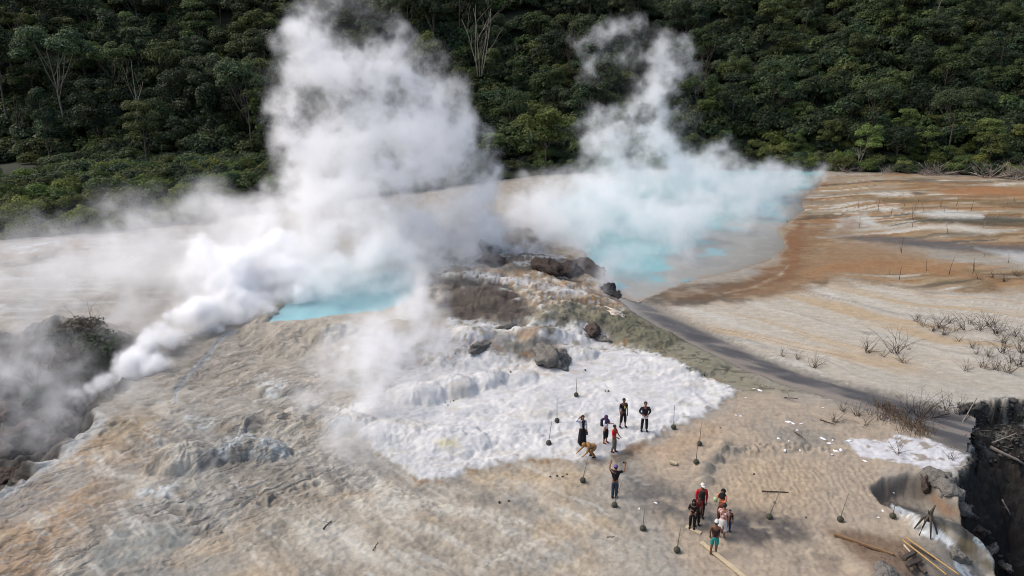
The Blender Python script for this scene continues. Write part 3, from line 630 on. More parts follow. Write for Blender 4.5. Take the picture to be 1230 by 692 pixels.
# ---------------------------------------------------------------- water sheets
def sheet(name, poly, z, step, colour, label, rough=0.12, grow=0.0, ragged=1.0):
    P = np.array(poly, float)
    xs = np.arange(P[:, 0].min() - 6, P[:, 0].max() + 6, step); yy = np.arange(P[:, 1].min() - 4, P[:, 1].max() + 4, step * 0.6)
    PX, PY = np.meshgrid(xs, yy)
    wx, wy = unproj(PX.ravel(), PY.ravel(), z)
    c = colour(PX.ravel(), PY.ravel(), wx, wy)
    cx, cy = chart(wx, wy)
    if z < -1: cx, cy = PX.ravel(), PY.ravel()
    ins = (sdf(cx + ragged * 5 * fbm(wx * 1.1, wy * 1.1, 3, 9.0), cy + ragged * 4 * fbm(wx * 1.1, wy * 1.1, 3, 4.0), poly) > -grow).reshape(PX.shape)
    i = np.arange(PX.size).reshape(PX.shape)
    q = np.stack([i[:-1, :-1], i[1:, :-1], i[1:, 1:], i[:-1, 1:]], -1)
    keep = ins[:-1, :-1] & ins[1:, :-1] & ins[1:, 1:] & ins[:-1, 1:]
    q = q[keep]
    used, inv = np.unique(q, return_inverse=True)
    me = np_mesh(name, np.stack([wx, wy, np.full(wx.shape, z)], 1)[used], inv.reshape(-1, 4))
    set_color(me, 'water_colour', np.clip(c[used], 0.005, 0.9))
    m, nt, b = new_mat(name + '_surface')
    a = nt.nodes.new('ShaderNodeAttribute'); a.attribute_name = 'water_colour'; nt.links.new(a.outputs['Color'], b.inputs['Base Color'])
    b.inputs['Roughness'].default_value = rough
    g = nt.nodes.new('ShaderNodeNewGeometry'); n = noise_node(nt, 2.2, 4, 0.6, g.outputs['Position'])
    bp = nt.nodes.new('ShaderNodeBump'); bp.inputs['Strength'].default_value = 0.35; bp.inputs['Distance'].default_value = 0.05
    nt.links.new(n.outputs['Fac'], bp.inputs['Height']); nt.links.new(bp.outputs[0], b.inputs['Normal'])
    return tag(link(name, me, m), label, None, None, 'structure')

def col_a(px, py, x, y):
    n = fbm(x * 0.4, y * 0.4, 3, 4.0)
    C = np.tile(lin((130, 176, 182)), (len(px), 1))
    return paint(C, sstep(-0.2, 0.4, n), (140, 188, 192), 0.7)
def col_b(px, py, x, y):
    n = fbm(x * 0.18, y * 0.25, 4, 4.0); n2 = fbm(x * 0.7, y * 0.9, 3, 14.0)
    C = np.tile(lin((112, 164, 168)), (len(px), 1))
    C = paint(C, sstep(-0.1, 0.4, n), (134, 182, 184), 0.7)
    sh = 1 - sstep(-6, 14, sdf(px + n * 40 + n2 * 10, py + n * 14 + n2 * 5, [(700, 302), (630, 262), (700, 215), (960, 190), (1005, 200), (968, 226), (940, 244), (938, 262), (900, 268), (845, 284), (805, 312), (790, 336), (735, 338)]))
    C = paint(C, sh, (140, 136, 128), 0.95)
    C = paint(C, sh * sstep(0.05, 0.4, n2), (158, 154, 146), 0.6)
    C = paint(C, sstep(5, -3, sdf(px + n2 * 8, py + n2 * 5, POOL_B)) * sh, (142, 112, 82), 0.6)
    C = paint(C, sh * sstep(0.25, 0.4, n), (116, 166, 172), 0.8)
    C = paint(C, sstep(5, -2, np.hypot((px - 893) / 1.8, py - 332) - 3) + sstep(5, -2, np.hypot((px - 828) / 2, py - 340) - 3), (84, 146, 158), 0.8)
    return C
def col_s(px, py, x, y):
    n = fbm(x * 0.3, y * 0.9, 4, 21.0); n2 = fbm((0.8 * x - 0.6 * y) * 0.25, (0.6 * x + 0.8 * y) * 1.5, 4, 27.0)
    C = np.tile(lin((76, 74, 72)), (len(px), 1))
    C = paint(C, sstep(0.0, 0.4, n), (112, 107, 101), 0.7)
    C = paint(C, sstep(0.1, 0.3, n2), (60, 58, 56), 0.7)
    C = paint(C, sstep(0.1, 0.3, -n2), (136, 127, 116), 0.6)
    e = line_d(px + 6 * n2, py + 5 * n, STREAM)
    C = paint(C, sstep(-5, 2, e), (132, 122, 110), 0.85)
    C = paint(C, sstep(1090, 1150, px) * sstep(-0.1, 0.2, n2), (70, 68, 66), 0.7)
    C = paint(C, sstep(800, 760, px) * sstep(-0.2, 0.2, n2), (112, 110, 106), 0.6)
    return paint(C, sstep(775, 745, px), (136, 134, 128), 0.8)
def col_p(px, py, x, y):
    return np.tile(lin((34, 40, 52)), (len(px), 1))
sheet('pool_water', POOL_A, 0.52, 3.0, col_a, 'small turquoise hot pool under the thickest steam', 0.15, 2)
sheet('pool_water', POOL_B, -0.10, 2.5, col_b, 'large turquoise hot pool with a grey shallow edge', 0.22, 2)
sp_ = np.array(STREAM, float)
nrm = np.gradient(sp_[:, :2], axis=0); nrm = np.stack([-nrm[:, 1], nrm[:, 0]], 1) / np.linalg.norm(nrm, axis=1)[:, None]
spoly = np.concatenate([sp_[:, :2] + nrm * (sp_[:, 2:] + 3.5), (sp_[:, :2] - nrm * (sp_[:, 2:] + 3.5))[::-1]])[:, :2]
sheet('stream', [tuple(p) for p in spoly], -0.14, 2.0, col_s, 'grey muddy stream running from the large pool to the pit', 0.5, 1)
sheet('pit_pond', [(1150, 560), (1500, 540), (1500, 1000), (1190, 1000), (1180, 700)], -6.2, 6.0, col_p, 'dark still pond at the bottom of the pit', 0.08, 30)

bpy.context.view_layer.update()
_eye = Vector((0, 0, CAM_H))
def G(px, py):
    """The point of the ground seen at a photo position."""
    dx = (px - CX) / FPX; u = (CY - py) / FPX
    d = Vector((dx, math.cos(PITCH) + u * math.sin(PITCH), -math.sin(PITCH) + u * math.cos(PITCH))).normalized()
    ok, loc, n, i = ground.ray_cast(_eye, d)
    if ok: return loc
    x, y = unproj(px, py); return Vector((x, y, 0))
def Z(x, y):
    ok, loc, n, i = ground.ray_cast(Vector((x, y, 40)), Vector((0, 0, -1)))
    return loc.z if ok else 0.0

# ---------------------------------------------------------------- foliage
def leaf_cloud(lobes, n, size, seed, flat=0.35, up=0.25):
    """Many small leaf sprays spread over and through a set of lobes (x, y, z, r)."""
    r = np.random.default_rng(seed)
    L = np.array(lobes, float)
    wgt = L[:, 3] ** 2; pick = r.choice(len(L), n, p=wgt / wgt.sum())
    d = r.normal(size=(n, 3)); d /= np.linalg.norm(d, axis=1)[:, None]
    d[:, 2] = np.where(d[:, 2] < -0.35, -d[:, 2] * 0.6, d[:, 2])
    rad = L[pick, 3] * (0.62 + 0.45 * r.random(n) ** 0.7)
    c = L[pick, :3] + d * rad[:, None] * np.array([1, 1, 0.8])
    nor = d * 0.8 + r.normal(size=(n, 3)) * flat + np.array([0, 0, up]); nor /= np.linalg.norm(nor, axis=1)[:, None]
    t = np.cross(nor, r.normal(size=(n, 3))); t /= np.linalg.norm(t, axis=1)[:, None]
    b = np.cross(nor, t)
    s = size * (0.6 + 0.8 * r.random(n))[:, None]
    V = np.empty((n, 4, 3))
    V[:, 0] = c - t * s; V[:, 2] = c + t * s
    V[:, 1] = c + b * s * 0.55 + nor * s * 0.15; V[:, 3] = c - b * s * 0.55 + nor * s * 0.15
    lobe_t = r.random(len(L))
    tint = np.repeat(np.clip(0.55 * lobe_t[pick] + 0.45 * r.random(n), 0, 1), 4)
    return V.reshape(-1, 3), np.arange(n * 4).reshape(n, 4), tint

def crown_mesh(name, kind, R, H, seed, n, size):
    r = np.random.default_rng(seed)
    lobes = []
    m = {'round': 20, 'umbrella': 17, 'slender': 15, 'bush': 13, 'feather': 22, 'layered': 22}[kind]
    for i in range(m):
        a = r.random() * 6.283; q = math.sqrt(r.random())
        if kind == 'round':
            z = H * (0.45 + 0.5 * r.random()); k = math.sqrt(max(0.1, 1 - ((z / H - 0.62) / 0.45) ** 2)); lobes.append((math.cos(a) * q * R * k, math.sin(a) * q * R * k, z, R * (0.28 + 0.2 * r.random())))
        elif kind == 'umbrella':
            z = H * (0.80 + 0.12 * r.random() - 0.12 * q * q); lobes.append((math.cos(a) * q * R, math.sin(a) * q * R, z, R * (0.2 + 0.16 * r.random())))
        elif kind == 'slender':
            f = r.random(); z = H * (0.32 + 0.62 * f); k = 1.05 - 0.75 * f; lobes.append((math.cos(a) * q * R * k, math.sin(a) * q * R * k, z, R * (0.34 + 0.2 * r.random())))
        elif kind == 'bush':
            z = H * (0.22 + 0.5 * r.random() * (1 - 0.5 * q)); lobes.append((math.cos(a) * q * R * 0.8, math.sin(a) * q * R * 0.8, z, R * (0.3 + 0.22 * r.random())))
        elif kind == 'feather':
            z = H * (0.35 + 0.6 * r.random()); lobes.append((math.cos(a) * q * R, math.sin(a) * q * R, z, R * (0.15 + 0.17 * r.random())))
        else:
            t = r.integers(0, 4); z = H * (0.42 + 0.16 * t); k = 1.0 - 0.14 * t; lobes.append((math.cos(a) * q * R * k, math.sin(a) * q * R * k, z, R * (0.22 + 0.15 * r.random())))
    V, F, t = leaf_cloud(lobes, n, size, seed + 1, up=0.5 if kind in ('umbrella', 'layered') else 0.25)
    me = np_mesh(name, V, F); set_float(me, 'tint', t)
    return me, lobes

def tube(bm, pts, rad, sides=5, cap=True):
    """A tapered tube along points, closed at both ends."""
    rings = []
    n = len(pts)
    pts = [Vector(p) for p in pts]
    if isinstance(rad, (int, float)): rad = [rad] * n
    ref = Vector((0.31, 0.17, 0.93))
    for i, p in enumerate(pts):
        d = (pts[min(i + 1, n - 1)] - pts[max(i - 1, 0)]).normalized()
        u = d.cross(ref)
        if u.length < 0.05: u = d.cross(Vector((1, 0, 0)))
        u.normalize(); v = d.cross(u)
        rings.append([bm.verts.new(p + (u * math.cos(6.2832 * k / sides) + v * math.sin(6.2832 * k / sides)) * rad[i]) for k in range(sides)])
    for a, b in zip(rings[:-1], rings[1:]):
        for k in range(sides): bm.faces.new((a[k], a[(k + 1) % sides], b[(k + 1) % sides], b[k]))
    if cap:
        bm.faces.new(rings[0][::-1]); bm.faces.new(rings[-1])

def bm_mesh(name, bm, sm=True):
    bmesh.ops.recalc_face_normals(bm, faces=bm.faces)
    me = bpy.data.meshes.new(name); bm.to_mesh(me); bm.free()
    if sm: smooth(me)
    return me

def trunk_mesh(name, H, r0, lobes, seed, limbs=7):
    rr = random.Random(seed)
    bm = bmesh.new()
    lean = (rr.uniform(-0.05, 0.05) * H, rr.uniform(-0.05, 0.05) * H)
    P = lambda f: Vector((lean[0] * f * f, lean[1] * f * f, H * f - 0.8))
    top = max(l[2] for l in lobes) / H * 0.9
    tube(bm, [P(top * i / 6) for i in range(7)], [r0 * (1.25 if i == 0 else 1 - 0.13 * i) for i in range(7)], 6)
    for l in sorted(lobes, key=lambda q: -q[3])[:limbs]:
        f0 = max(0.2, l[2] / H * rr.uniform(0.5, 0.75)); a = P(f0); b = Vector(l[:3])
        mid = a.lerp(b, 0.5) + Vector((0, 0, -0.06 * H * rr.random()))
        tube(bm, [a, mid, b], [r0 * 0.45, r0 * 0.3, r0 * 0.1], 4)
    return bm_mesh(name, bm)

BARK = flat_mat('bark', (92, 84, 74), 0.9, 0.35, 2.0, 0.6, 8.0)
PALE_BARK = flat_mat('pale_bark', (140, 130, 116), 0.85, 0.3, 2.0, 0.4, 8.0)
LEAF_DARK = leaf_mat('dark_leaves', (44, 58, 44), (84, 98, 64))
LEAF_MID = leaf_mat('forest_leaves', (50, 64, 40), (98, 110, 62))
LEAF_LIGHT = leaf_mat('light_leaves', (70, 84, 44), (128, 138, 76))
LEAF_SCRUB = leaf_mat('scrub_leaves', (64, 78, 38), (118, 130, 64))
LEAF_DUSTY = leaf_mat('dusty_leaves', (76, 70, 58), (120, 110, 90))

def tree_proto(name, kind, R, H, seed, n, size, mat, r0, bark=BARK):
    cm, lobes = crown_mesh('crown', kind, R, H, seed, n, size); cm.materials.append(mat)
    tm = trunk_mesh('trunk', H, r0, lobes, seed); tm.materials.append(bark)
    return name, cm, tm

def place_tree(proto, x, y, z, s, rz, label, group, sz=1.0):
    name, cm, tm = proto
    e = bpy.data.objects.new(name, None); COL.objects.link(e); e.empty_display_size = 0.5
    e.location = (x, y, z); e.rotation_euler = (0, 0, rz); e.scale = (s, s, s * sz)
    tag(e, label, 'tree', group)
    link('crown', cm, None, e); link('trunk', tm, None, e)
    return e

PR = {}
for i in range(4):
    PR['round', i] = tree_proto('round_tree', 'round', 3.2, 8.5, 100 + i, 4200, 0.19, (LEAF_MID, LEAF_DARK, LEAF_MID, LEAF_DARK)[i], 0.17)
for i in range(3):
    PR['umbrella', i] = tree_proto('spreading_tree', 'umbrella', 4.6, 15.0, 200 + i, 4200, 0.2, (LEAF_DARK, LEAF_MID, LEAF_DARK)[i], 0.2)
    PR['slender', i] = tree_proto('slender_tree', 'slender', 2.3, 12.0, 300 + i, 3400, 0.19, LEAF_DARK, 0.16)
    PR['light', i] = tree_proto('leafy_tree', 'layered', 2.9, 6.0, 400 + i, 3600, 0.17, LEAF_LIGHT, 0.12)
    PR['layered', i] = tree_proto('layered_tree', 'layered', 3.8, 11.0, 500 + i, 4200, 0.19, (LEAF_MID, LEAF_DARK, LEAF_DARK)[i], 0.2)
BUSH = []
for i in range(5):
    me, _ = crown_mesh('bush', 'bush', 1.7, 2.4, 600 + i, 1700, 0.125); me.materials.append(LEAF_SCRUB if i < 4 else LEAF_MID); BUSH.append(me)
LBUSH = []
for i in range(3):
    me, _ = crown_mesh('bush', 'bush', 1.9, 3.2, 650 + i, 2000, 0.135); me.materials.append(LEAF_LIGHT); LBUSH.append(me)
DBUSH = []
for i in range(3):
    me, _ = crown_mesh('shrub', 'bush', 0.9, 1.3, 680 + i, 700, 0.085); me.materials.append(LEAF_DUSTY if i else LEAF_DARK); DBUSH.append(me)

ZONES = ((-1e9, 300, 'left of the big steam plume'), (300, 620, 'behind the big steam plume'), (620, 830, 'behind the second steam plume'), (830, 1030, 'right of the second plume'), (1030, 1e9, 'at the far right'))
KIND = {'round': 'round crowned tree', 'umbrella': 'flat crowned tree', 'slender': 'narrow upright tree', 'light': 'light yellow green tree', 'layered': 'loosely layered tree'}
def tree_label(kind, px, py):
    z = next(t for a, b, t in ZONES if a <= px < b); lv = 'low on' if py > 130 else ('halfway up' if py > 40 else 'high on')
    return f'{KIND[kind]} {lv} the hill, {z}', f'{KIND[kind]}s {lv} the hill {z}'
def hz1(x, y): return float(hill_h(np.array([x]), np.array([y]))[0])

rt = random.Random(11)
pts = []
def try_pt(x, y, dmin):
    for (a, b) in pts:
        if (a - x) ** 2 + (b - y) ** 2 < dmin * dmin: return False
    pts.append((x, y)); return True
# the forest itself: trees seen from the camera, back to front
n_tree = 0
cand = []
while n_tree < 292:
    px = rt.uniform(-25, 1255); y = rt.uniform(112, 196)
    zc = y * math.cos(PITCH); x = (px - CX) / FPX * (zc + 5)
    if y < forest_y(x) + 5: continue
    left = px < 420; farright = px > 820
    rowb = chart(np.array([x]), np.array([y]), hz1(x, y))[1][0]
    if rowb < -75: continue
    if not try_pt(x, y, 4.6 if not farright else 4.0): continue
    edge = y - forest_y(x)
    r = rt.random()
    if farright:
        k = 'light' if (edge < 22 and r < 0.6) else ('round' if r < 0.72 else ('layered' if r < 0.85 else 'slender' if r < 0.93 else 'umbrella'))
        s = rt.uniform(0.62, 0.98)
    elif left:
        k = 'light' if edge < 12 and x > -60 and r < 0.2 else ('round' if r < 0.34 else 'layered' if r < 0.62 else 'slender' if r < 0.8 else 'umbrella')
        s = rt.uniform(0.8, 1.2)
    else:
        k = 'light' if edge < 14 and r < 0.5 else ('round' if r < 0.45 else 'layered' if r < 0.75 else 'slender' if r < 0.85 else 'umbrella')
        s = rt.uniform(0.75, 1.15)
    if k == 'umbrella' and edge < 8: k = 'round'
    place_tree(PR[k, rt.randrange(4 if k == 'round' else 3)], x, y, hz1(x, y), s, rt.uniform(0, 6.28), *tree_label(k, px, rowb), sz=rt.uniform(0.85, 1.15))
    n_tree += 1
# single trees that stand out
def lone(px, py_base, y, proto, s, label, sz=1.0, rz=0.0):
    x = at_depth(px, py_base, y)[0]
    return place_tree(proto, x, y, hz1(x, y), s, rz, label, None, sz)
lone(80, 160, 126, tree_proto('spreading_tree', 'umbrella', 4.6, 15.0, 200, 4200, 0.2, LEAF_DARK, 0.2, PALE_BARK), 1.25, 'biggest spreading dark tree with a bare pale trunk at the left')
fe = tree_proto('feathery_tree', 'feather', 3.0, 7.0, 701, 2200, 0.22, LEAF_LIGHT, 0.12)
lone(322, 120, 124, fe, 1.25, 'bright feathery green tree at the left edge of the big plume')
lone(655, 215, 119, tree_proto('leafy_tree', 'round', 3.4, 8.0, 702, 3000, 0.24, LEAF_LIGHT, 0.15), 1.15, 'bright rounded green tree between the two steam plumes')
lone(495, 60, 130, tree_proto('feathery_tree', 'feather', 3.6, 8.0, 703, 2400, 0.24, LEAF_MID, 0.15), 1.2, 'feathery green tree right of the top of the big plume')

# bushes: the scrub on the left, the brighter fringe at the right
n_b = 0; bp_ = []
while n_b < 200:
    x = rt.uniform(-78, -8); y = rt.uniform(67, 114)
    if y < forest_y(x) + 0.8 or chart(np.array([x]), np.array([y]))[0][0] < -30: continue
    px_, py_ = (v[0] for v in chart(np.array([x]), np.array([y]), hz1(x, y)))
    if px_ < 62 and 197 < py_ < 216: continue
    if any((a - x) ** 2 + (b - y) ** 2 < 2.6 for a, b in bp_): continue
    bp_.append((x, y))
    o = link('bush', BUSH[rt.randrange(5)], None, None, (x, y, hz1(x, y) - 0.25), (0, 0, rt.uniform(0, 6.28)))
    s = rt.uniform(0.7, 1.25); o.scale = (s, s, s * rt.uniform(0.75, 1.05))
    zb = 'nearest the bare field' if y - forest_y(x) < 5 else ('in the middle of the scrub' if y < 102 else 'in the scrub next to the forest'); zs = 'far left' if px_ < 110 else ('centre left' if px_ < 220 else 'beside the big plume')
    tag(o, f'low green bush {zb}, {zs}', 'bush', f'scrub bushes {zb}, {zs}')
    n_b += 1
n_b = 0
while n_b < 95:
    x = rt.uniform(2, 92); y = forest_y(x) + 1.2 + 14 * rt.random() ** 1.4
    if any((a - x) ** 2 + (b - y) ** 2 < 3.4 for a, b in bp_): continue
    bp_.append((x, y))
    o = link('bush', (LBUSH + BUSH)[rt.randrange(6)], None, None, (x, y, hz1(x, y) - 0.2), (0, 0, rt.uniform(0, 6.28)))
    s = rt.uniform(0.6, 1.15); o.scale = (s, s, s * rt.uniform(0.75, 1.1))
    pxb = chart(np.array([x]), np.array([y]))[0][0]; zs = 'behind the second steam plume' if pxb < 850 else ('above the end of the large pool' if pxb < 1010 else ('above the middle of the flats' if pxb < 1130 else 'at the far right')); zb = 'at the front' if y - forest_y(x) < 5 else 'set back'
    tag(o, f'leafy bush {zb} of the forest edge, {zs}' if zb == 'at the front' else f'leafy bush {zb} from the forest edge, {zs}', 'bush', f'forest edge bushes {zb} {zs}')
    n_b += 1

# undergrowth that nobody could count: one object, foliage scattered over the hillside
def scatter(name, P, scale, protos, label):
    me = bpy.data.meshes.new(name); me.vertices.add(len(P)); me.vertices.foreach_set('co', np.ascontiguousarray(P, np.float32).ravel())
    set_float(me, 'size', scale); set_float(me, 'turn', np.random.default_rng(5).random(len(P)) * 6.28)
    o = link(name, me)
    col = bpy.data.collections.new(name + '_sources')
    ng = bpy.data.node_groups.new(name, 'GeometryNodeTree')
    ng.interface.new_socket('Geometry', in_out='INPUT', socket_type='NodeSocketGeometry'); ng.interface.new_socket('Geometry', in_out='OUTPUT', socket_type='NodeSocketGeometry')
    N = ng.nodes.new; K = ng.links.new
    gi = N('NodeGroupInput'); go = N('NodeGroupOutput'); jn = N('GeometryNodeJoinGeometry')
    m2p = N('GeometryNodeMeshToPoints'); K(gi.outputs[0], m2p.inputs[0])
    def at(n): a = N('GeometryNodeInputNamedAttribute'); a.data_type = 'FLOAT'; a.inputs[0].default_value = n; return a.outputs[0]
    iop = N('GeometryNodeInstanceOnPoints'); K(m2p.outputs[0], iop.inputs['Points'])
    gts = N('GeometryNodeGeometryToInstance')
    for p in protos:
        src = bpy.data.objects.new(name + '_source', p)
        oi = N('GeometryNodeObjectInfo'); oi.inputs['Object'].default_value = src; oi.inputs['As Instance'].default_value = True
        col.objects.link(src); K(oi.outputs['Geometry'], gts.inputs[0])
    K(gts.outputs[0], iop.inputs['Instance']); iop.inputs['Pick Instance'].default_value = True
    ri = N('FunctionNodeRandomValue'); ri.data_type = 'INT'; ri.inputs[4].default_value = 0; ri.inputs[5].default_value = len(protos) - 1; K(ri.outputs[2], iop.inputs['Instance Index'])
    cx = N('ShaderNodeCombineXYZ'); K(at('turn'), cx.inputs['Z']); K(cx.outputs[0], iop.inputs['Rotation'])
    K(at('size'), iop.inputs['Scale'])
    K(iop.outputs[0], go.inputs[0])
    md = o.modifiers.new('scatter', 'NODES'); md.node_group = ng
    return tag(o, label, None, None, 'stuff')
ur = np.random.default_rng(21)
ux = ur.uniform(-150, 150, 9000); uy = 66 + 170 * ur.random(9000)
uk = uy > np.interp(ux, FX, FY) + 0.6
ux, uy = ux[uk], uy[uk]
upx, upy = chart(ux, uy, hill_h(ux, uy))
uk = ~((upx < 64) & (upx > -40) & (upy > 195) & (upy < 217)); ux, uy = ux[uk], uy[uk]
uz = hill_h(ux, uy)
usz = ur.uniform(0.7, 1.5, len(ux)) * np.where(uy - np.interp(ux, FX, FY) < 12, 0.7, 1.35) * np.where((ux < -20) & (uy < 116), 0.62, 1.0)
dkb = []
for i in range(3):
    me, _ = crown_mesh('undergrowth', 'bush', 1.8, 2.8, 740 + i, 1500, 0.155); me.materials.append(LEAF_DARK if i else LEAF_MID); dkb.append(me)
scatter('undergrowth', np.stack([ux, uy, uz - 0.3], 1), usz, dkb, 'dense dark undergrowth filling the gaps of the forest')

# ---------------------------------------------------------------- dead wood
DEADWOOD = flat_mat('dead_wood', (70, 58, 50), 0.9, 0.4, 6.0)
GREYWOOD = flat_mat('grey_dead_wood', (134, 124, 114), 0.9, 0.35, 6.0)
def branchy(bm, p, d, L, r, depth, rr, bend=0.5, sides=4, fork=(1, 3)):
    pts = [Vector(p)]; d = Vector(d).normalized(); rad = [r]
    n = 4
    curl = Vector((rr.uniform(-1, 1), rr.uniform(-1, 1), rr.uniform(-0.9, 0.4))) * bend
    for i in range(n):
        d = (d + curl * 0.35 + Vector((rr.uniform(-1, 1), rr.uniform(-1, 1), rr.uniform(-1, 1))) * 0.14).normalized()
        pts.append(pts[-1] + d * L / n); rad.append(r * (1 - 0.2 * (i + 1)))
    tube(bm, pts, rad, sides)
    if depth > 0:
        for _ in range(rr.randint(*fork)):
            i = rr.randint(1, n - 1)
            nd = (d + Vector((rr.uniform(-1, 1), rr.uniform(-1, 1), rr.uniform(-0.2, 0.9)))).normalized()
            branchy(bm, pts[i], nd, L * rr.uniform(0.4, 0.7), rad[i] * 0.7, depth - 1, rr, bend, sides, fork)

def dead_shrub_mesh(seed, n, L, r, spread=0.8, bend=0.6, depth=1):
    rr = random.Random(seed); bm = bmesh.new()
    for i in range(n):
        a = rr.uniform(0, 6.28)
        branchy(bm, (rr.uniform(-.1, .1), rr.uniform(-.1, .1), -0.06), (math.cos(a) * spread * rr.random(), math.sin(a) * spread * rr.random(), 1), L * rr.uniform(0.55, 1.1), r, depth, rr, bend, 3)
    return bm_mesh('dead_shrub', bm)
SHRUBS = [dead_shrub_mesh(i, 8 + (i % 3) * 4, 0.95, 0.0105, 1.1, 0.85) for i in range(6)]
for m_ in SHRUBS: m_.materials.append(DEADWOOD)
rs = random.Random(5)
def shrub(px, py, s, label=None, group=None, mesh=None, mat=None, sz=1.0):
    p = G(px, py)
    s *= 1.45; o = link('dead_shrub', mesh or SHRUBS[rs.randrange(6)], mat, None, p, (0, 0, rs.uniform(0, 6.28))); o.scale = (s, s, s * sz)
    return tag(o, label, 'shrub', group)
shrub(1075, 424, 1.5, 'largest dark tangle of dead stems, alone on the orange streaked plain')
shrub(1042, 424, 1.1, 'smaller dead shrub just beside the largest dark tangle')
shrub(978, 442, 0.85, 'dead shrub of bent twigs on the far bank of the stream, nearest the stream bend')
shrub(940, 428, 0.6, 'smallest low dead shrub close to the far bank of the stream')
gl = 'leafless brown dead shrub standing on the pale plain beyond the stream'
for (px, py, s) in ((1110, 392, 1.0), (1128, 394, 1.2), (1140, 388, 0.8), (1158, 396, 1.3), (1166, 390, 0.9), (1176, 396, 1.1), (1196, 400, 1.25), (1206, 412, 0.8), (1150, 410, .7), (1172, 425, 0.8), (1186, 428, 0.8), (1204, 424, 1.2), (1213, 436, 1.0), (1224, 440, 1.1), (1180, 442, 0.9), (1168, 418, 0.6), (1228, 410, .8), (1120, 398, 0.7), (1100, 386, .8), (1134, 402, .9), (1146, 398, 1.0), (1188, 392, 1.0), (1218, 404, 1.0), (1196, 444, .9), (1210, 448, 1.0), (1160, 446, .7), (1085, 436, .7), (1226, 424, 1.1), (1176, 306 + 30, .7), (1192, 334, .7), (1206, 338, .8), (1222, 332, .8), (1060, 428, 0.7), (958, 432, 0.55), (1092, 420, 0.6)):
    shrub(px, py, s, gl, 'dead shrubs on the pale plain')
gl = 'dead twiggy shrub rooted along the lower bank of the stream'
for (px, py, s) in ((1098, 512, 1.5), (1106, 505, 1.2), (1134, 492, 1.1), (1120, 500, 0.8), (1090, 498, 0.9), (1150, 497, .8)):
    shrub(px, py, s, gl, 'dead shrubs on the stream bank', None, None, 1.25)
gl = 'dead branching stick standing in the tan silt near the white flakes'
for (px, py, s) in ((1038, 512, 0.9), (1030, 500, 0.8), (1002, 508, 0.7), (1046, 498, .7), (1012, 494, .6), (1060, 505, 0.7)):
    shrub(px, py, s, gl, 'dead sticks in the tan silt', None, None, 0.9)
for (px, py, s, lb) in ((1078, 546, .8, 'dark twig lying over the white crust patch, toward its left'), (1142, 552, .6, 'thin dead twig standing at the right end of the white crust patch')):
    shrub(px, py, s, lb)
# thin stakes of drowned stems in the far flats
gl = 'thin dead stem standing upright in the striped flats'
for i in range(46):
    px = rs.choice([rs.uniform(1060, 1110), rs.uniform(1090, 1225), rs.uniform(960, 1230)]); py = rs.choice([rs.uniform(246, 256), rs.uniform(238, 275), rs.uniform(222, 340)])
    p = G(px, py); bm = bmesh.new(); hgt = rs.uniform(0.5, 1.9)
    branchy(bm, (0, 0, -0.1), (rs.uniform(-.15, .15), 0, 1), hgt, 0.035, 1 if rs.random() < 0.3 else 0, rs, 0.12, 3)
    tag(link('dead_sapling', bm_mesh('dead_sapling', bm), GREYWOOD if rs.random() < 0.65 else DEADWOOD, None, p), gl, 'dead stem', 'drowned stems in the flats')

# bare trees on the hill
def bare_tree(px, y, H, label, stems, mat, pyb):
    rr = random.Random(px); bm = bmesh.new()
    for i in range(stems):
        a = rr.uniform(0, 6.28); q = 0.12 if stems > 1 else 0.02
        branchy(bm, (math.cos(a) * 0.3, math.sin(a) * 0.3, -0.5), (math.cos(a) * q, math.sin(a) * q, 1), H * rr.uniform(0.75, 1.05), 0.085, 2, rr, 0.07, 4, (1, 3))
    x = at_depth(px, pyb, y)[0]
    e = bpy.data.objects.new('bare_tree', None); COL.objects.link(e); e.location = (x, y, at_depth(px, pyb, y)[2]); tag(e, label, 'tree')
    link('trunk', bm_mesh('trunk', bm), mat, e)
bare_tree(576, 121, 11.0, 'pale bare tree with several upright stems between the two plumes', 5, PALE_BARK, 88)
bare_tree(162, 119, 9.0, 'single white bare trunk in the dark forest at the left', 1, PALE_BARK, 140)
bare_tree(22, 118, 5.0, 'thin grey bare tree low at the far left of the forest', 2, DEADWOOD, 148)
bare_tree(686, 124, 9.5, 'grey bare stems beside the top of the second plume', 4, DEADWOOD, 85)
bare_tree(842, 122, 8.0, 'bare many branched tree right of the second plume', 4, DEADWOOD, 105)
bare_tree(1030, 121, 5.0, 'pale twisted bare tree at the forest edge above the flats', 2, GREYWOOD, 196)
bare_tree(1125, 150, 3.5, 'short pale bare trunk high on the right hillside', 1, GREYWOOD, 15)
bare_tree(1200, 128, 5.0, 'thin bare trunk among the bushes at the upper right', 1, DEADWOOD, 75)
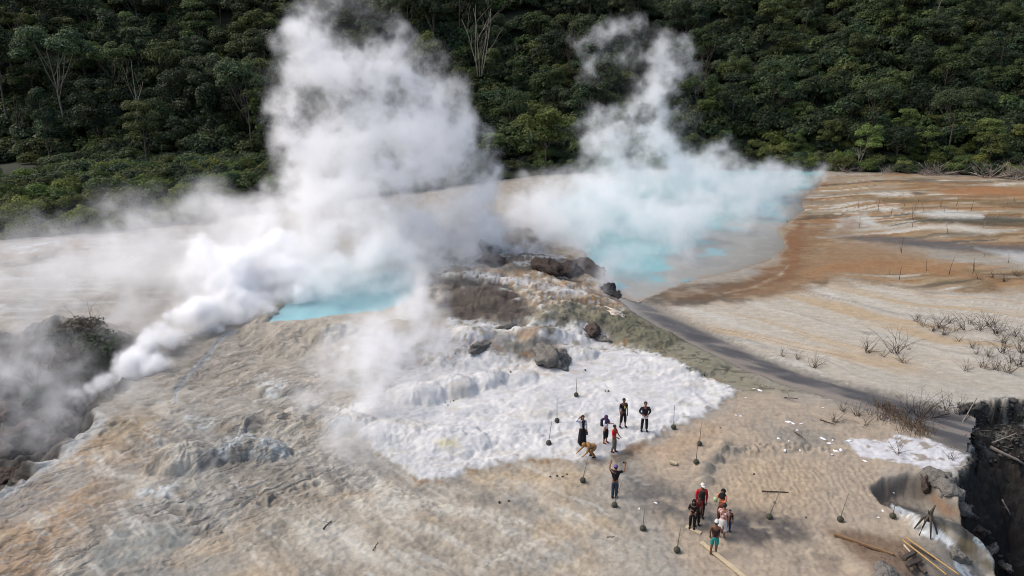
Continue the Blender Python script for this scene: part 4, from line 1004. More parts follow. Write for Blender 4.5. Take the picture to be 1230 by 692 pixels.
# grey brush piled along the forest edge
gl = 'tangle of grey dead brush at the foot of the forest by the flats'
BR = []
for i in range(4):
    rr = random.Random(50 + i); bm = bmesh.new()
    for k in range(16):
        a = rr.uniform(0, 6.28)
        branchy(bm, (rr.uniform(-1, 1), rr.uniform(-.5, .5), 0), (math.cos(a), math.sin(a) * 0.6, rr.uniform(0.1, 0.8)), rr.uniform(1.0, 2.2), 0.05, 1, rr, 0.4, 3)
    me = bm_mesh('dead_brush', bm); me.materials.append(GREYWOOD); BR.append(me)
for i in range(34):
    px = rs.uniform(1000, 1235) if i > 8 else rs.uniform(900, 1060)
    y0 = np.interp((px - CX) / FPX * 114, FX, FY) + rs.uniform(-0.6, 1.6); x = (px - CX) / FPX * (y0 * math.cos(PITCH) + CAM_H * math.sin(PITCH))
    o = link('dead_brush', BR[i % 4], None, None, (x, y0, hz1(x, y0) - 1.2 if y0 < forest_y(x) else hz1(x, y0)), (0, 0, rs.uniform(0, 6.28)))
    o.location.z = max(o.location.z, 0.0); s = rs.uniform(0.7, 1.2) * (1.5 if px > 1120 else 0.8); o.location.y -= 0.8; o.scale = (s, s, s)
    tag(o, gl, 'brush', 'grey dead brush along the forest edge')

# ravine and field shrubs on the left
gl = 'dusty dark shrub growing in the steaming ravine'
for (px, py, s) in ((100, 402, 1.9), (82, 412, 1.7), (118, 415, 1.8), (92, 430, 1.5), (135, 418, 1.3), (110, 440, 1.4), (75, 440, 1.3), (60, 400, 1.0), (150, 424, 1.0), (128, 440, 1.2), (45, 475, 1.2), (60, 500, 1.0), (95, 455, 1.2)):
    o = link('shrub', DBUSH[rs.randrange(3)], None, None, G(px, py) - Vector((0, 0, .1)), (0, 0, rs.uniform(0, 6.28))); s *= .85; o.scale = (s, s, s * 0.7)
    tag(o, gl, 'shrub', 'shrubs in the steaming ravine')
o = link('shrub', DBUSH[0], None, None, G(20, 462) - Vector((0, 0, .2)), (0, 0, 1)); o.scale = (1.7, 1.7, 1.4)
tag(o, 'big rounded dark green shrub at the edge of the ravine, partly veiled by steam', 'shrub')
shrub(44, 462, 1.9, 'pale leafless shrub beside the big rounded dark shrub', None, dead_shrub_mesh(77, 14, 1.0, 0.016, 1.0, 0.5), GREYWOOD)
shrub(108, 398, 1.7, 'bare brown twigs on the crest of the ravine hump')
# brown brush strip at the far left
gl = 'brown dead brush lying in the strip at the far left'
for i in range(16):
    px = rs.uniform(-5, 105); py = 318 - px * 0.2 + rs.uniform(-5, 6)
    o = link('dead_brush', BR[i % 4], None, None, G(px, py), (0, 0, rs.uniform(0, 6.28))); s = rs.uniform(0.35, 0.6); o.scale = (s, s, s * 0.6)
    tag(o, gl, 'brush', 'brown brush strip at the far left')
# logs and long branches near the pit and stream
def stick(name, pts, r, mat, label, cat, sides=5, twigs=0, seed=1, group=None):
    rr = random.Random(seed); bm = bmesh.new()
    P = [G(a, b) + Vector((0, 0, dz)) for a, b, dz in pts]
    o0 = P[0].copy(); P = [p - o0 for p in P]
    Q = []
    for a, b in zip(P[:-1], P[1:]):
        for k in range(3): Q.append(a.lerp(b, k / 3) + Vector((rr.uniform(-1, 1), rr.uniform(-1, 1), rr.uniform(0, 1))) * r * 0.6)
    Q.append(P[-1])
    tube(bm, Q, [r * (1 - 0.55 * i / len(Q)) for i in range(len(Q))], sides)
    for k in range(twigs):
        i = rr.randint(1, len(Q) - 2)
        branchy(bm, Q[i], (rr.uniform(-1, 1), rr.uniform(-1, 1), rr.uniform(0, .8)), rr.uniform(0.3, 0.9), r * 0.4, 1, rr, 0.4, 3)
    return tag(link(name, bm_mesh(name, bm), mat, None, o0), label, cat, group)
DARKW = flat_mat('wet_wood', (74, 66, 58), 0.75, 0.4, 5.0)
stick('fallen_branch', [(1111, 509, .08), (1150, 511, .1)], 0.06, GREYWOOD, 'long pale branch lying across the stream just before the pit', 'branch', twigs=4, seed=3)
stick('fallen_branch', [(1108, 506, .06), (1140, 502, .25)], 0.05, DARKW, 'dark branch lying above the pale one at the stream', 'branch', twigs=4, seed=4)
stick('fallen_branch', [(1098, 492, .05), (1105, 503, .05)], 0.05, GREYWOOD, 'short pale curved branch at the dead shrubs by the stream', 'branch', twigs=1, seed=5)
stick('fallen_branch', [(1154, 512, .1), (1171, 490, .6)], 0.04, GREYWOOD, 'thin pale pole leaning on the upper lip of the pit', 'branch', seed=6)
stick('fallen_branch', [(1158, 526, .15), (1175, 520, .3)], 0.05, GREYWOOD, 'small forked branch where the stream drops into the pit', 'branch', twigs=3, seed=7)
stick('fallen_log', [(1190, 542, .2), (1232, 566, .3)], 0.11, GREYWOOD, 'long grey log leaning down into the dark pit', 'log', twigs=0, seed=8)
stick('fallen_branch', [(1190, 538, .3), (1219, 530, .5)], 0.05, GREYWOOD, 'pale forked branch above the grey log in the pit', 'branch', twigs=4, seed=9)
stick('fallen_branch', [(1202, 606, .3), (1212, 625, .3)], 0.05, GREYWOOD, 'lone pale branch deep on the dark pit wall', 'branch', twigs=1, seed=10)
stick('fallen_branch', [(915, 591, .03), (947, 592, .03)], 0.035, DARKW, 'thin dark stick lying on the rippled silt oval', 'branch', twigs=1, seed=11)
stick('fallen_branch', [(942, 478, .02), (958, 484, .25)], 0.03, DEADWOOD, 'bent twig lying on tan silt below the stream bend', 'branch', twigs=2, seed=12)
stick('fallen_branch', [(985, 505, .03), (1003, 512, .1)], 0.03, DEADWOOD, 'curved dark twig among the small white flakes', 'branch', twigs=3, seed=13)
stick('fallen_branch', [(955, 520, .03), (967, 530, .1)], 0.03, DEADWOOD, 'short twig by the largest white flakes', 'branch', twigs=2, seed=14)
stick('fallen_branch', [(388, 636, .02), (398, 626, .02)], 0.03, DEADWOOD, 'small dark twig alone on the bare foreground sinter at the left', 'branch', twigs=2, seed=15)
stick('fallen_branch', [(448, 662, .02), (454, 652, .02)], 0.02, DEADWOOD, 'tiny stick on the foreground sinter below the white apron', 'branch', seed=16)
stick('fallen_branch', [(729, 646, .02), (738, 645, .02)], 0.018, DEADWOOD, 'tiny stick on tan sinter below the stake line', 'branch', seed=17)

# ---------------------------------------------------------------- people
_mats = {}
def cmat(name, srgb, rough=0.85, var=0.18):
    k = (name, tuple(srgb))
    if k not in _mats: _mats[k] = flat_mat(name, srgb, rough, var, 14.0, 0.25, 60.0)
    return _mats[k]
SKIN_A, SKIN_B = cmat('skin', (142, 98, 74), 0.55, 0.08), cmat('skin_dark', (112, 76, 58), 0.55, 0.08)
HAIRM = cmat('hair', (24, 20, 19), 0.5, 0.2)
_jobs = []
def skin_job(name, verts, edges, rad, root, mat, parent, sub=1):
    me = bpy.data.meshes.new(name); me.from_pydata([tuple(v) for v in verts], edges, [])
    o = bpy.data.objects.new(name, me); COL.objects.link(o); o.parent = parent
    md = o.modifiers.new('skin', 'SKIN'); md.use_smooth_shade = True; md.branch_smoothing = 0.3
    sv = me.skin_vertices[0].data
    for i, r in enumerate(rad):
        sv[i].radius = (r, r) if isinstance(r, (int, float)) else r
        sv[i].use_root = (i == root)
    if sub: s = o.modifiers.new('sub', 'SUBSURF'); s.levels = sub; s.render_levels = sub
    _jobs.append((o, mat)); return o

def lathe_bm(prof, seg=20, fold=0.0, ph=0.0, sx=1.0, sy=1.0):
    bm = bmesh.new(); rings = []
    for (r, z) in prof:
        rings.append([bm.verts.new((sx * r * math.cos(6.2832 * k / seg) * (1 + fold * math.sin(5 * 6.2832 * k / seg + ph)), sy * r * math.sin(6.2832 * k / seg) * (1 + fold * math.sin(5 * 6.2832 * k / seg + ph)), z)) for k in range(seg)])
    for a, b in zip(rings[:-1], rings[1:]):
        for k in range(seg): bm.faces.new((a[k], a[(k + 1) % seg], b[(k + 1) % seg], b[k]))
    bm.faces.new(rings[0][::-1]); bm.faces.new(rings[-1])
    return bm

def ball_bm(sx, sy, sz, c=(0, 0, 0), seg=16, cut=None):
    bm = bmesh.new(); bmesh.ops.create_uvsphere(bm, u_segments=seg, v_segments=seg // 2 + 2, radius=1.0)
    for v in bm.verts:
        v.co = Vector((v.co.x * sx, v.co.y * sy, v.co.z * sz))
        if cut: cut(v)
        v.co += Vector(c)
    return bm

def person(label, px, py, H, face, skin=SKIN_A, shirt=None, sleeve='short', trousers=None, leg_to='ankle', skirt=None, hair='short', hairc=None, shoes=(28, 26, 26),
           arms=None, legs=None, bend=0.0, squat=0.0, vest=None, extra=None, width=1.0, hem=None):
    """Builds one figure standing at a photo position; face is the compass turn of the body (0 looks at the camera)."""
    loc = G(px, py)
    root = bpy.data.objects.new('person', None); COL.objects.link(root); root.location = loc; root.rotation_euler = (0, 0, face); root.scale = (H, H, H)
    tag(root, label, 'person')
    W = width
    hip_z = 0.515 - squat
    R = Matrix.Rotation(bend, 3, 'X')                         # bends the upper body forward (towards -Y)
    piv = Vector((0, 0.10 * squat / 0.2 if squat else 0, hip_z + 0.02))
    def up(x, y, z): return R @ Vector((x, y, z - 0.535)) + piv
    pel, wai, che, nkb, nck = up(0, 0, .535), up(0, 0, .62), up(0, .005, .735), up(0, .005, .815), up(0, -.004, .855)
    hR = R @ Matrix.Rotation(-bend * 0.55, 3, 'X') if bend else R
    def hd(x, y, z): return hR @ Vector((x, y, z - 0.855)) + nck
    hc, ht = hd(0, -.008, .918), hd(0, .0, .968)
    arms = arms or {}
    legs = legs or {}
    sh, el, wr = {}, {}, {}
    for s in (-1, 1):
        sh[s] = up(s * .098 * W, .005, .80)
        e, w_ = arms.get(s, ((s * .035, .01, -.165), (s * .03, -.035, -.315)))
        el[s] = sh[s] + (R @ Vector(e) if bend < .5 else Vector(e)); wr[s] = sh[s] + (R @ Vector(w_) if bend < .5 else Vector(w_))
    hp, kn, an, toe = {}, {}, {}, {}
    for s in (-1, 1):
        hp[s] = Vector((s * .052 * W, piv.y, hip_z - .005))
        k, a = legs.get(s, ((s * .056, -.012, .285), (s * .06, .012, .045)))
        kn[s] = Vector(k); an[s] = Vector(a); toe[s] = an[s] + Vector((s * .012, -.075, -.027))
    # one continuous body
    V = [pel, wai, che, nkb, nck, hc, ht]; E_ = [(0, 1), (1, 2), (2, 3), (3, 4), (4, 5), (5, 6)]
    Rd = [(.078 * W, .058), (.068 * W, .052), (.085 * W, .058), (.045, .04), (.029, .03), (.043, .051), (.030, .034)]
    def add(p, r, j): V.append(Vector(p)); Rd.append(r); E_.append((j, len(V) - 1)); return len(V) - 1
    add(hd(0, -.066, .912), .009, 5)                           # nose
    for s in (-1, 1): add(hd(s * .051, .004, .915), .010, 5)   # ears
    for s in (-1, 1):
        a = add(sh[s], .033, 2); b = add(el[s], .024, a); c = add(wr[s], .0165, b)
        d = (wr[s] - el[s]).normalized(); side = d.cross(Vector((0, 1, 0.2))).normalized(); n2 = d.cross(side)
        pm = add(wr[s] + d * .040, (.020, .013), c)
        for k in range(4):
            off = side * (.0165 - .011 * k); ln = (.040, .046, .043, .034)[k]
            f1 = add(wr[s] + d * (.062) + off, .0058, pm); f2 = add(wr[s] + d * (.062 + ln * .55) + off * 1.1 + n2 * s * .006, .0052, f1)
            add(wr[s] + d * (.062 + ln) + off * 1.1 + n2 * s * .016, .0042, f2)
        t1 = add(wr[s] + d * .030 + side * .026, .0066, c); add(wr[s] + d * .055 + side * .036 + n2 * s * .008, .0052, t1)
        h_ = add(hp[s], (.050, .052), 0); k_ = add(kn[s], .034, h_); m_ = add(kn[s].lerp(an[s], .35) + Vector((0, .008, 0)), .032, k_); a_ = add(an[s], .021, m_); add(toe[s], (.022, .012), a_)
    skin_job('body', V, E_, Rd, 0, skin, root)
    for s in (-1, 1):
        bm = ball_bm(.0055, .004, .0055, hd(s * .019, -.052, .925), 8); link('eye', bm_mesh('eye', bm), cmat('eye', (20, 16, 14), .3), root)
    bm = ball_bm(.016, .004, .004, hd(0, -.050, .885), 8); link('mouth', bm_mesh('mouth', bm), cmat('lips', (110, 58, 50), .5), root)
    # clothes follow the same bones
    if shirt is not None:
        long_ = up(0, 0, .50 if not hem else .47)
        V2 = [up(0, 0, .51), wai, che, nkb]; E2 = [(0, 1), (1, 2), (2, 3)]; R2 = [(.093 * W, .073), (.084 * W, .066), (.100 * W, .072), (.050, .044)]
        for s in (-1, 1):
            V2.append(sh[s]); R2.append(.043); E2.append((2, len(V2) - 1)); j = len(V2) - 1
            if sleeve == 'long':
                V2 += [el[s], el[s].lerp(wr[s], .92)]; R2 += [.033, .024]; E2 += [(j, j + 1), (j + 1, j + 2)]
            elif sleeve == 'short':
                V2.append(sh[s].lerp(el[s], .75)); R2.append(.037); E2.append((j, j + 1))
        skin_job('shirt', V2, E2, R2, 1, cmat('cloth', shirt), root)
    if vest is not None:
        V2 = [up(0, 0, .50), wai, che, up(0, .004, .795)]; skin_job('vest', V2, [(0, 1), (1, 2), (2, 3)], [(.100 * W, .082), (.094 * W, .078), (.105 * W, .082), (.085, .06)], 1, cmat('cloth', vest), root)
    if trousers is not None:
        V3 = [Vector((0, piv.y, hip_z + .045)), Vector((0, piv.y, hip_z + .01))]; E3 = [(0, 1)]; R3 = [(.088 * W, .07), (.090 * W, .074)]
        f = {'ankle': 1.0, 'calf': .55, 'knee': .06, 'thigh': -.35}[leg_to]
        for s in (-1, 1):
            V3.append(hp[s] + Vector((s * .004, 0, -.03))); R3.append(.064); E3.append((1, len(V3) - 1)); j = len(V3) - 1
            if f > 0:
                V3 += [kn[s], kn[s].lerp(an[s], f)]; R3 += [.048, .041]; E3 += [(j, j + 1), (j + 1, j + 2)]
            else:
                V3 += [hp[s].lerp(kn[s], 1 + f), ]; R3 += [.062]; E3 += [(j, j + 1)]
        skin_job('trousers' if leg_to in ('ankle', 'calf') else 'shorts', V3, E3, R3, 0, cmat('cloth', trousers), root)
    if skirt is not None:
        c_, z1 = skirt
        bm = lathe_bm([(.078, .56), (.098, .50), (.112, .38), (.124, .22), (.136, z1)], 24, .045, px, 1.0, .86)
        link('skirt', bm_mesh('skirt', bm), cmat('cloth', c_), root)
    if hem is not None:
        bm = lathe_bm([(.088, .452), (.100, .455), (.102, .50), (.098, .535)], 20, .0, 0, 1.0 * W, .80); link('shirt_hem', bm_mesh('shirt_hem', bm), cmat('cloth', hem), root)
    if shoes is not None:
        for s in (-1, 1):
            c = an[s].lerp(toe[s], .42); c.z -= .010
            bm = ball_bm(.031, .072, .030, (0, 0, 0), 12, lambda v: setattr(v.co, 'z', max(v.co.z, -.018)))
            o = link('shoe', bm_mesh('shoe', bm), cmat('shoe', shoes), root, c)
    hm = cmat('cloth', hairc) if hairc else HAIRM
    def face_open(v):                                          # leaves the face free
        if v.co.y < -.02 and v.co.z < .018 and abs(v.co.x) < .040: v.co.y = -.012 + 0.2 * v.co.y
    M3 = hR.to_4x4()
    if hair in ('short', 'long', 'tail'):
        bm = ball_bm(.053, .064, .058, (0, .008, .0), 16, lambda v: (face_open(v), setattr(v.co, 'z', max(v.co.z, -.030))))
        o = link('hair', bm_mesh('hair', bm), hm, root, hd(0, 0, .930)); o.rotation_euler = hR.to_euler()
        if hair == 'long':
            bm = lathe_bm([(.030, .0), (.048, -.03), (.054, -.10), (.050, -.17), (.030, -.22)], 14, .05, 1, 1.0, .6)
            o = link('hair', bm_mesh('hair', bm), hm, root, hd(0, .042, .925)); o.rotation_euler = hR.to_euler()
    elif hair in ('hijab', 'hood'):
        bm = ball_bm(.061, .070, .070, (0, .006, 0), 18, face_open)
        o = link('headscarf' if hair == 'hijab' else 'hood', bm_mesh('headscarf', bm), hm, root, hd(0, 0, .918)); o.rotation_euler = hR.to_euler()
        if hair == 'hijab':
            bm = lathe_bm([(.122, -.13), (.112, -.095), (.084, -.05), (.056, -.018), (.050, .0)], 20, .05, px, 1.0, .78)
            o = link('scarf_drape', bm_mesh('scarf_drape', bm), hm, root, nck + Vector((0, 0, .02))); o.rotation_euler = R.to_euler()
        else:
            bm = lathe_bm([(.075, -.045), (.066, -.02), (.050, .01)], 16, .04, 0, 1, .85); o = link('hood_collar', bm_mesh('hood_collar', bm), hm, root, nck)
    elif hair in ('cap', 'bandana'):
        bm = ball_bm(.053, .062, .046, (0, .008, -.012), 16, lambda v: setattr(v.co, 'z', max(v.co.z, -.030)))
        o = link('hair', bm_mesh('hair', bm), HAIRM, root, hd(0, 0, .930)); o.rotation_euler = hR.to_euler()
        bm = ball_bm(.056, .066, .052, (0, .004, 0), 16, lambda v: setattr(v.co, 'z', max(v.co.z, -.002)))
        o = link('cap' if hair == 'cap' else 'bandana', bm_mesh('cap', bm), hm, root, hd(0, 0, .938)); o.rotation_euler = hR.to_euler()
        if hair == 'cap':
            bm = ball_bm(.046, .045, .006, (0, -.075, .004), 12); b2 = link('brim', bm_mesh('brim', bm), hm, o)
    if extra: extra(root, dict(wr=wr, el=el, sh=sh, up=up, hd=hd, an=an))
    return root

def box_bm(x, y, z, bev=0.2):
    bm = bmesh.new(); bmesh.ops.create_cube(bm, size=1.0)
    for v in bm.verts: v.co = Vector((v.co.x * x, v.co.y * y, v.co.z * z))
    bmesh.ops.bevel(bm, geom=bm.edges[:], offset=min(x, y, z) * bev, segments=2, affect='EDGES', profile=0.7)
    return bm

def backpack(root, j):
    o = link('backpack', bm_mesh('backpack', box_bm(.19, .11, .25, .4)), cmat('cloth', (26, 27, 30)), None, None)
    m = Matrix.Translation(root.location) @ Matrix.Rotation(root.rotation_euler.z, 4, 'Z') @ Matrix.Scale(root.scale.x, 4)
    o.parent = root; o.location = j['up'](0, .115, .69)
    for s in (-1, 1):
        bm = bmesh.new(); tube(bm, [j['up'](s * .06, .07, .78), j['up'](s * .066, .0, .832), j['up'](s * .07, -.075, .77), j['up'](s * .075, -.06, .66)], .010, 5)
        link('strap', bm_mesh('strap', bm), cmat('cloth', (26, 27, 30)), o, tuple(-o.location))
def shirt_print(c, w, h, z=.70):
    def f(root, j):
        bm = bmesh.new(); vs = [bm.verts.new(j['up'](w * math.cos(a) * (0.7 + .3 * math.cos(3 * a)), -.082 + .2 * w * abs(math.cos(a)), z + h * math.sin(a))) for a in np.linspace(0, 6.283, 14, endpoint=False)]
        f_ = bm.faces.new(vs); r = bmesh.ops.extrude_face_region(bm, geom=[f_])
        for v in r['geom']:
            if isinstance(v, bmesh.types.BMVert): v.co.y += .012
        link('print', bm_mesh('print', bm, False), cmat('print', c), root)
    return f
def phone(root, j):
    p = j['wr'][-1].lerp(j['wr'][1], .5) + Vector((0, -.03, .05))
    p = j['wr'][-1] + Vector((.02, -.04, .05))
    o = tag(link('phone', bm_mesh('phone', box_bm(.09, .012, .05, .3)), cmat('plastic', (22, 22, 26), .3), None), 'small dark phone held up by the person in dark jeans', 'phone')
    o.location = root.matrix_basis @ p; o.rotation_euler = root.rotation_euler; o.scale = (1.7, 1.7, 1.7)
def bag_in_hand(c, w, side, label):
    def f(root, j):
        p = j['wr'][side] + Vector((0, -.01, -.10))
        bm = box_bm(.085, .05, .11, .4)
        o = tag(link('bag', bm_mesh('bag', bm), cmat('cloth', c)), label, 'bag'); s = root.scale.x
        o.location = root.matrix_basis @ p; o.rotation_euler = root.rotation_euler; o.scale = (s, s, s)
        bm = bmesh.new(); tube(bm, [(-.03, 0, .05), (-.02, 0, .10), (.02, 0, .10), (.03, 0, .05)], .006, 4); link('handle', bm_mesh('handle', bm), cmat('cloth', c), o)
    return f

DOWN = lambda s: ((s * .03, .005, -.165), (s * .02, -.03, -.315))
person('woman in a white blouse and long black skirt with one arm raised to her head', 699, 534, 1.62, 0.25, shirt=(206, 208, 218), sleeve='long', skirt=((24, 23, 26), .07), hair='long', vest=None,
       arms={-1: ((-.13, -.03, .03), (-.035, -.05, .12)), 1: DOWN(1)}, extra=lambda r, j: (bag_in_hand((52, 60, 66), 1, 1, 'small dark bag hanging from the hand of the woman in the long skirt')(r, j),
       link('scarf', bm_mesh('scarf', lathe_bm([(.020, -.26), (.030, -.20), (.034, -.06), (.040, .0)], 12, .1, 0, 1.2, .6)), cmat('cloth', (24, 23, 26)), r, j['up'](0, -.072, .82))))
person('person in tan clothes bending far down and reaching to the white ground', 711, 549, 1.60, -1.25, skin=SKIN_A, shirt=(150, 112, 66), sleeve='long', trousers=(140, 104, 62), hair='hijab', hairc=(146, 108, 62), shoes=(30, 24, 20),
       bend=1.45, squat=.16, arms={-1: ((-.02, -.10, -.12), (.0, -.22, -.20)), 1: ((.03, -.03, -.14), (.02, -.12, -.22))},
       legs={-1: ((-.075, -.10, .235), (-.07, .03, .045)), 1: ((.075, -.07, .235), (.075, .06, .045))})
person('woman in a purple headscarf and white top carrying a black backpack', 727, 532, 1.55, 0.75, shirt=(208, 206, 216), sleeve='long', trousers=(24, 24, 30), leg_to='calf', hair='hijab', hairc=(70, 48, 92), shoes=(120, 56, 50),
       arms={-1: ((-.04, -.05, -.13), (.02, -.12, -.06)), 1: ((.03, -.06, -.14), (.0, -.16, -.09))}, extra=backpack)
person('boy in a bright red shirt and grey trousers', 737, 543, 1.50, 0.9, skin=SKIN_B, shirt=(190, 28, 34), trousers=(112, 106, 98), shoes=(96, 44, 42),
       arms={-1: ((-.03, -.03, -.15), (.02, -.14, -.20)), 1: ((.03, -.04, -.15), (-.02, -.15, -.20))}, legs={-1: ((-.045, -.02, .285), (-.045, .05, .045)), 1: ((.05, -.02, .285), (.055, -.02, .045))})
person('man in a black printed t-shirt and black knee length shorts', 748, 513, 1.66, 0.35, skin=SKIN_B, shirt=(22, 21, 23), trousers=(24, 23, 25), leg_to='calf', shoes=(24, 22, 22),
       arms={-1: DOWN(-1), 1: DOWN(1)}, legs={-1: ((-.065, -.01, .285), (-.085, .03, .045)), 1: ((.06, -.02, .285), (.075, -.01, .045))}, extra=shirt_print((196, 176, 96), .045, .045, .71))
person('man in a dark jacket over a white shirt hem with hands at his belly', 773.5, 518, 1.68, 0.0, skin=SKIN_A, shirt=(32, 30, 40), sleeve='long', trousers=(24, 24, 28), hem=(216, 218, 222), hair='short', shoes=(22, 22, 24), width=1.08,
       arms={-1: ((-.06, .02, -.155), (.035, -.09, -.215)), 1: ((.06, .02, -.155), (-.035, -.09, -.215))}, legs={-1: ((-.065, -.01, .285), (-.078, .01, .045)), 1: ((.065, -.01, .285), (.078, .01, .045))})
person('person in black t-shirt and dark jeans raising both arms to take a picture', 738, 598, 1.66, math.pi - 0.25, skin=SKIN_A, shirt=(22, 22, 24), trousers=(44, 58, 72), hair='bandana', hairc=(92, 74, 128), shoes=(28, 26, 26),
       arms={-1: ((-.12, -.05, .0), (-.125, -.10, .15)), 1: ((.075, -.05, .02), (.05, -.10, .16))}, legs={-1: ((-.045, -.012, .285), (-.04, .0, .045)), 1: ((.045, -.012, .285), (.05, .02, .045))}, extra=phone)
person('man in a white cap with red sleeves under a dark vest', 840.5, 622, 1.68, -0.1, skin=SKIN_B, shirt=(176, 34, 40), sleeve='long', vest=(38, 36, 36), trousers=(32, 30, 30), hair='cap', hairc=(206, 198, 188), shoes=(30, 28, 28), arms={-1: DOWN(-1), 1: DOWN(1)})
person('child in a crimson shirt half hidden behind the black hooded figure', 836.5, 631, 1.42, 0.2, skin=SKIN_B, shirt=(132, 30, 42), trousers=(36, 34, 36), hair='short', shoes=(30, 28, 28))
person('figure dressed all in black with the hood up', 831, 635, 1.40, -0.35, skin=SKIN_A, shirt=(20, 20, 23), sleeve='long', trousers=(19, 19, 22), hair='hood', hairc=(20, 20, 23), shoes=(22, 22, 22),
       arms={-1: ((-.03, -.02, -.15), (.04, -.10, -.12)), 1: ((.03, -.02, -.15), (-.02, -.10, -.17))})
person('woman in a black headscarf and orange top holding a green and white bundle', 865, 627, 1.60, -0.9, skin=SKIN_A, shirt=(198, 118, 84), sleeve='long', trousers=(96, 58, 52), hair='hijab', hairc=(20, 19, 21), shoes=(60, 44, 40),
       arms={-1: ((-.03, -.06, -.13), (.03, -.16, -.10)), 1: ((.03, -.06, -.13), (-.02, -.16, -.10))},
       extra=lambda r, j: (lambda o: (setattr(o, 'location', r.matrix_basis @ (j['wr'][-1] + Vector((.0, -.05, .02)))), setattr(o, 'scale', (1.6, 1.6, 1.6))))(tag(link('bundle', bm_mesh('bundle', box_bm(.10, .09, .12, .45)), cmat('cloth', (168, 186, 140))), 'green and white bundle held by the woman in the orange top', 'bundle')))
person('person in a pink and white patterned top and pale knee length skirt', 866.5, 646, 1.62, 2.6, skin=SKIN_A, shirt=(186, 148, 140), sleeve='short', skirt=((190, 186, 182), .30), hair='short', shoes=None,
       arms={-1: DOWN(-1), 1: ((.04, -.05, -.14), (.0, -.14, -.18))}, extra=lambda r, j: [link('print', bm_mesh('print', ball_bm(.02, .008, .022, j['up'](x, y, z), 8)), cmat('print', c), r) for (x, y, z, c) in ((-.05, .071, .74, (226, 220, 214)), (.045, .071, .70, (150, 40, 44)), (.0, .073, .66, (226, 220, 214)), (.055, .066, .77, (226, 220, 214)), (-.04, .068, .61, (150, 40, 44)))])
person('small child in a dark maroon jacket and blue jeans', 874.5, 638, 1.02, 0.15, skin=SKIN_A, shirt=(66, 38, 40), sleeve='long', trousers=(52, 66, 92), hair='short', shoes=(34, 30, 30), width=1.12)
person('person in pale cap, dark sleeveless top and teal shorts seen from behind', 857, 666, 1.58, 2.75, skin=SKIN_B, shirt=(42, 30, 28), sleeve='none', trousers=(34, 134, 126), leg_to='knee', hair='cap', hairc=(196, 192, 186), shoes=None,
       arms={-1: ((-.05, .02, -.14), (-.05, -.10, -.10)), 1: DOWN(1)}, legs={-1: ((-.05, -.03, .285), (-.045, -.03, .03)), 1: ((.06, .0, .285), (.075, .05, .03))})

bpy.context.view_layer.update()
_dg = bpy.context.evaluated_depsgraph_get()
for o, m in _jobs:
    me = bpy.data.meshes.new_from_object(o.evaluated_get(_dg)); me.name = o.name
    me.polygons.foreach_set('use_smooth', np.full(len(me.polygons), True))
    me.materials.clear(); me.materials.append(m)
    o.modifiers.clear(); o.data = me

# ---------------------------------------------------------------- guide stakes set in balls of concrete
CONC = flat_mat('mossy_concrete', (70, 70, 58), 0.9, 0.35, 8.0, 0.5, 30.0); ROD = flat_mat('bamboo_rod', (120, 112, 98), 0.7, 0.25, 8.0)
bm = ball_bm(.135, .135, .13, (0, 0, .10), 14)
rr_ = random.Random(2)
for v in bm.verts: v.co += Vector((rr_.uniform(-1, 1), rr_.uniform(-1, 1), rr_.uniform(-1, 1))) * .012; v.co.z = max(v.co.z, -.01)
FOOT = bm_mesh('foot', bm); FOOT.materials.append(CONC)
for (px, py, tx, ln, lab) in (
        (692, 476, 0.02, 1.0, 'guide stake farthest up the white apron, above the group of people'),
        (669, 507, 0.0, 1.2, 'guide stake on the white apron just left of the woman in the long skirt'),
        (659, 534, 0.12, 1.1, 'guide stake low on the white apron left of the bending person'),
        (700, 579, 0.18, 1.0, 'guide stake on tan silt just below the lower edge of the apron'),
        (738, 609, 0.30, 1.1, 'guide stake right at the feet of the person taking a picture'),
        (772, 637, 0.06, 0.85, 'guide stake with short upright rod left of the second group of people'),
        (813, 663, 0.12, 1.05, 'guide stake nearest the camera, by the end of the long plank'),
        (809, 515, -0.03, 1.2, 'guide stake at the right tip edge of the white apron'),
        (840, 535, 0.02, 1.1, 'guide stake on tan silt right of the white apron, upper of a close pair'),
        (836, 557, 0.02, 1.1, 'guide stake right of the white plank, lower of a close pair'),
        (924, 623, 0.30, 1.25, 'leaning guide stake inside the rippled silt oval'),
        (1009, 626, 0.18, 1.25, 'guide stake on the right rim of the rippled silt oval'),
        (1072, 622, 0.08, 0.55, 'guide stake with broken short rod at the head of the hollow')):
    e = bpy.data.objects.new('guide_stake', None); COL.objects.link(e); e.location = G(px, py); e.rotation_euler = (0, 0, rr_.uniform(0, .6)); tag(e, lab, 'stake', 'guide stakes in concrete balls')
    link('foot', FOOT, None, e)
    bm = bmesh.new(); tube(bm, [(0, 0, .15), (tx * ln * .5, .02, .15 + ln * .5), (tx * ln, .03, .15 + ln)], [.017, .015, .012], 5); link('rod', bm_mesh('rod', bm), ROD, e)

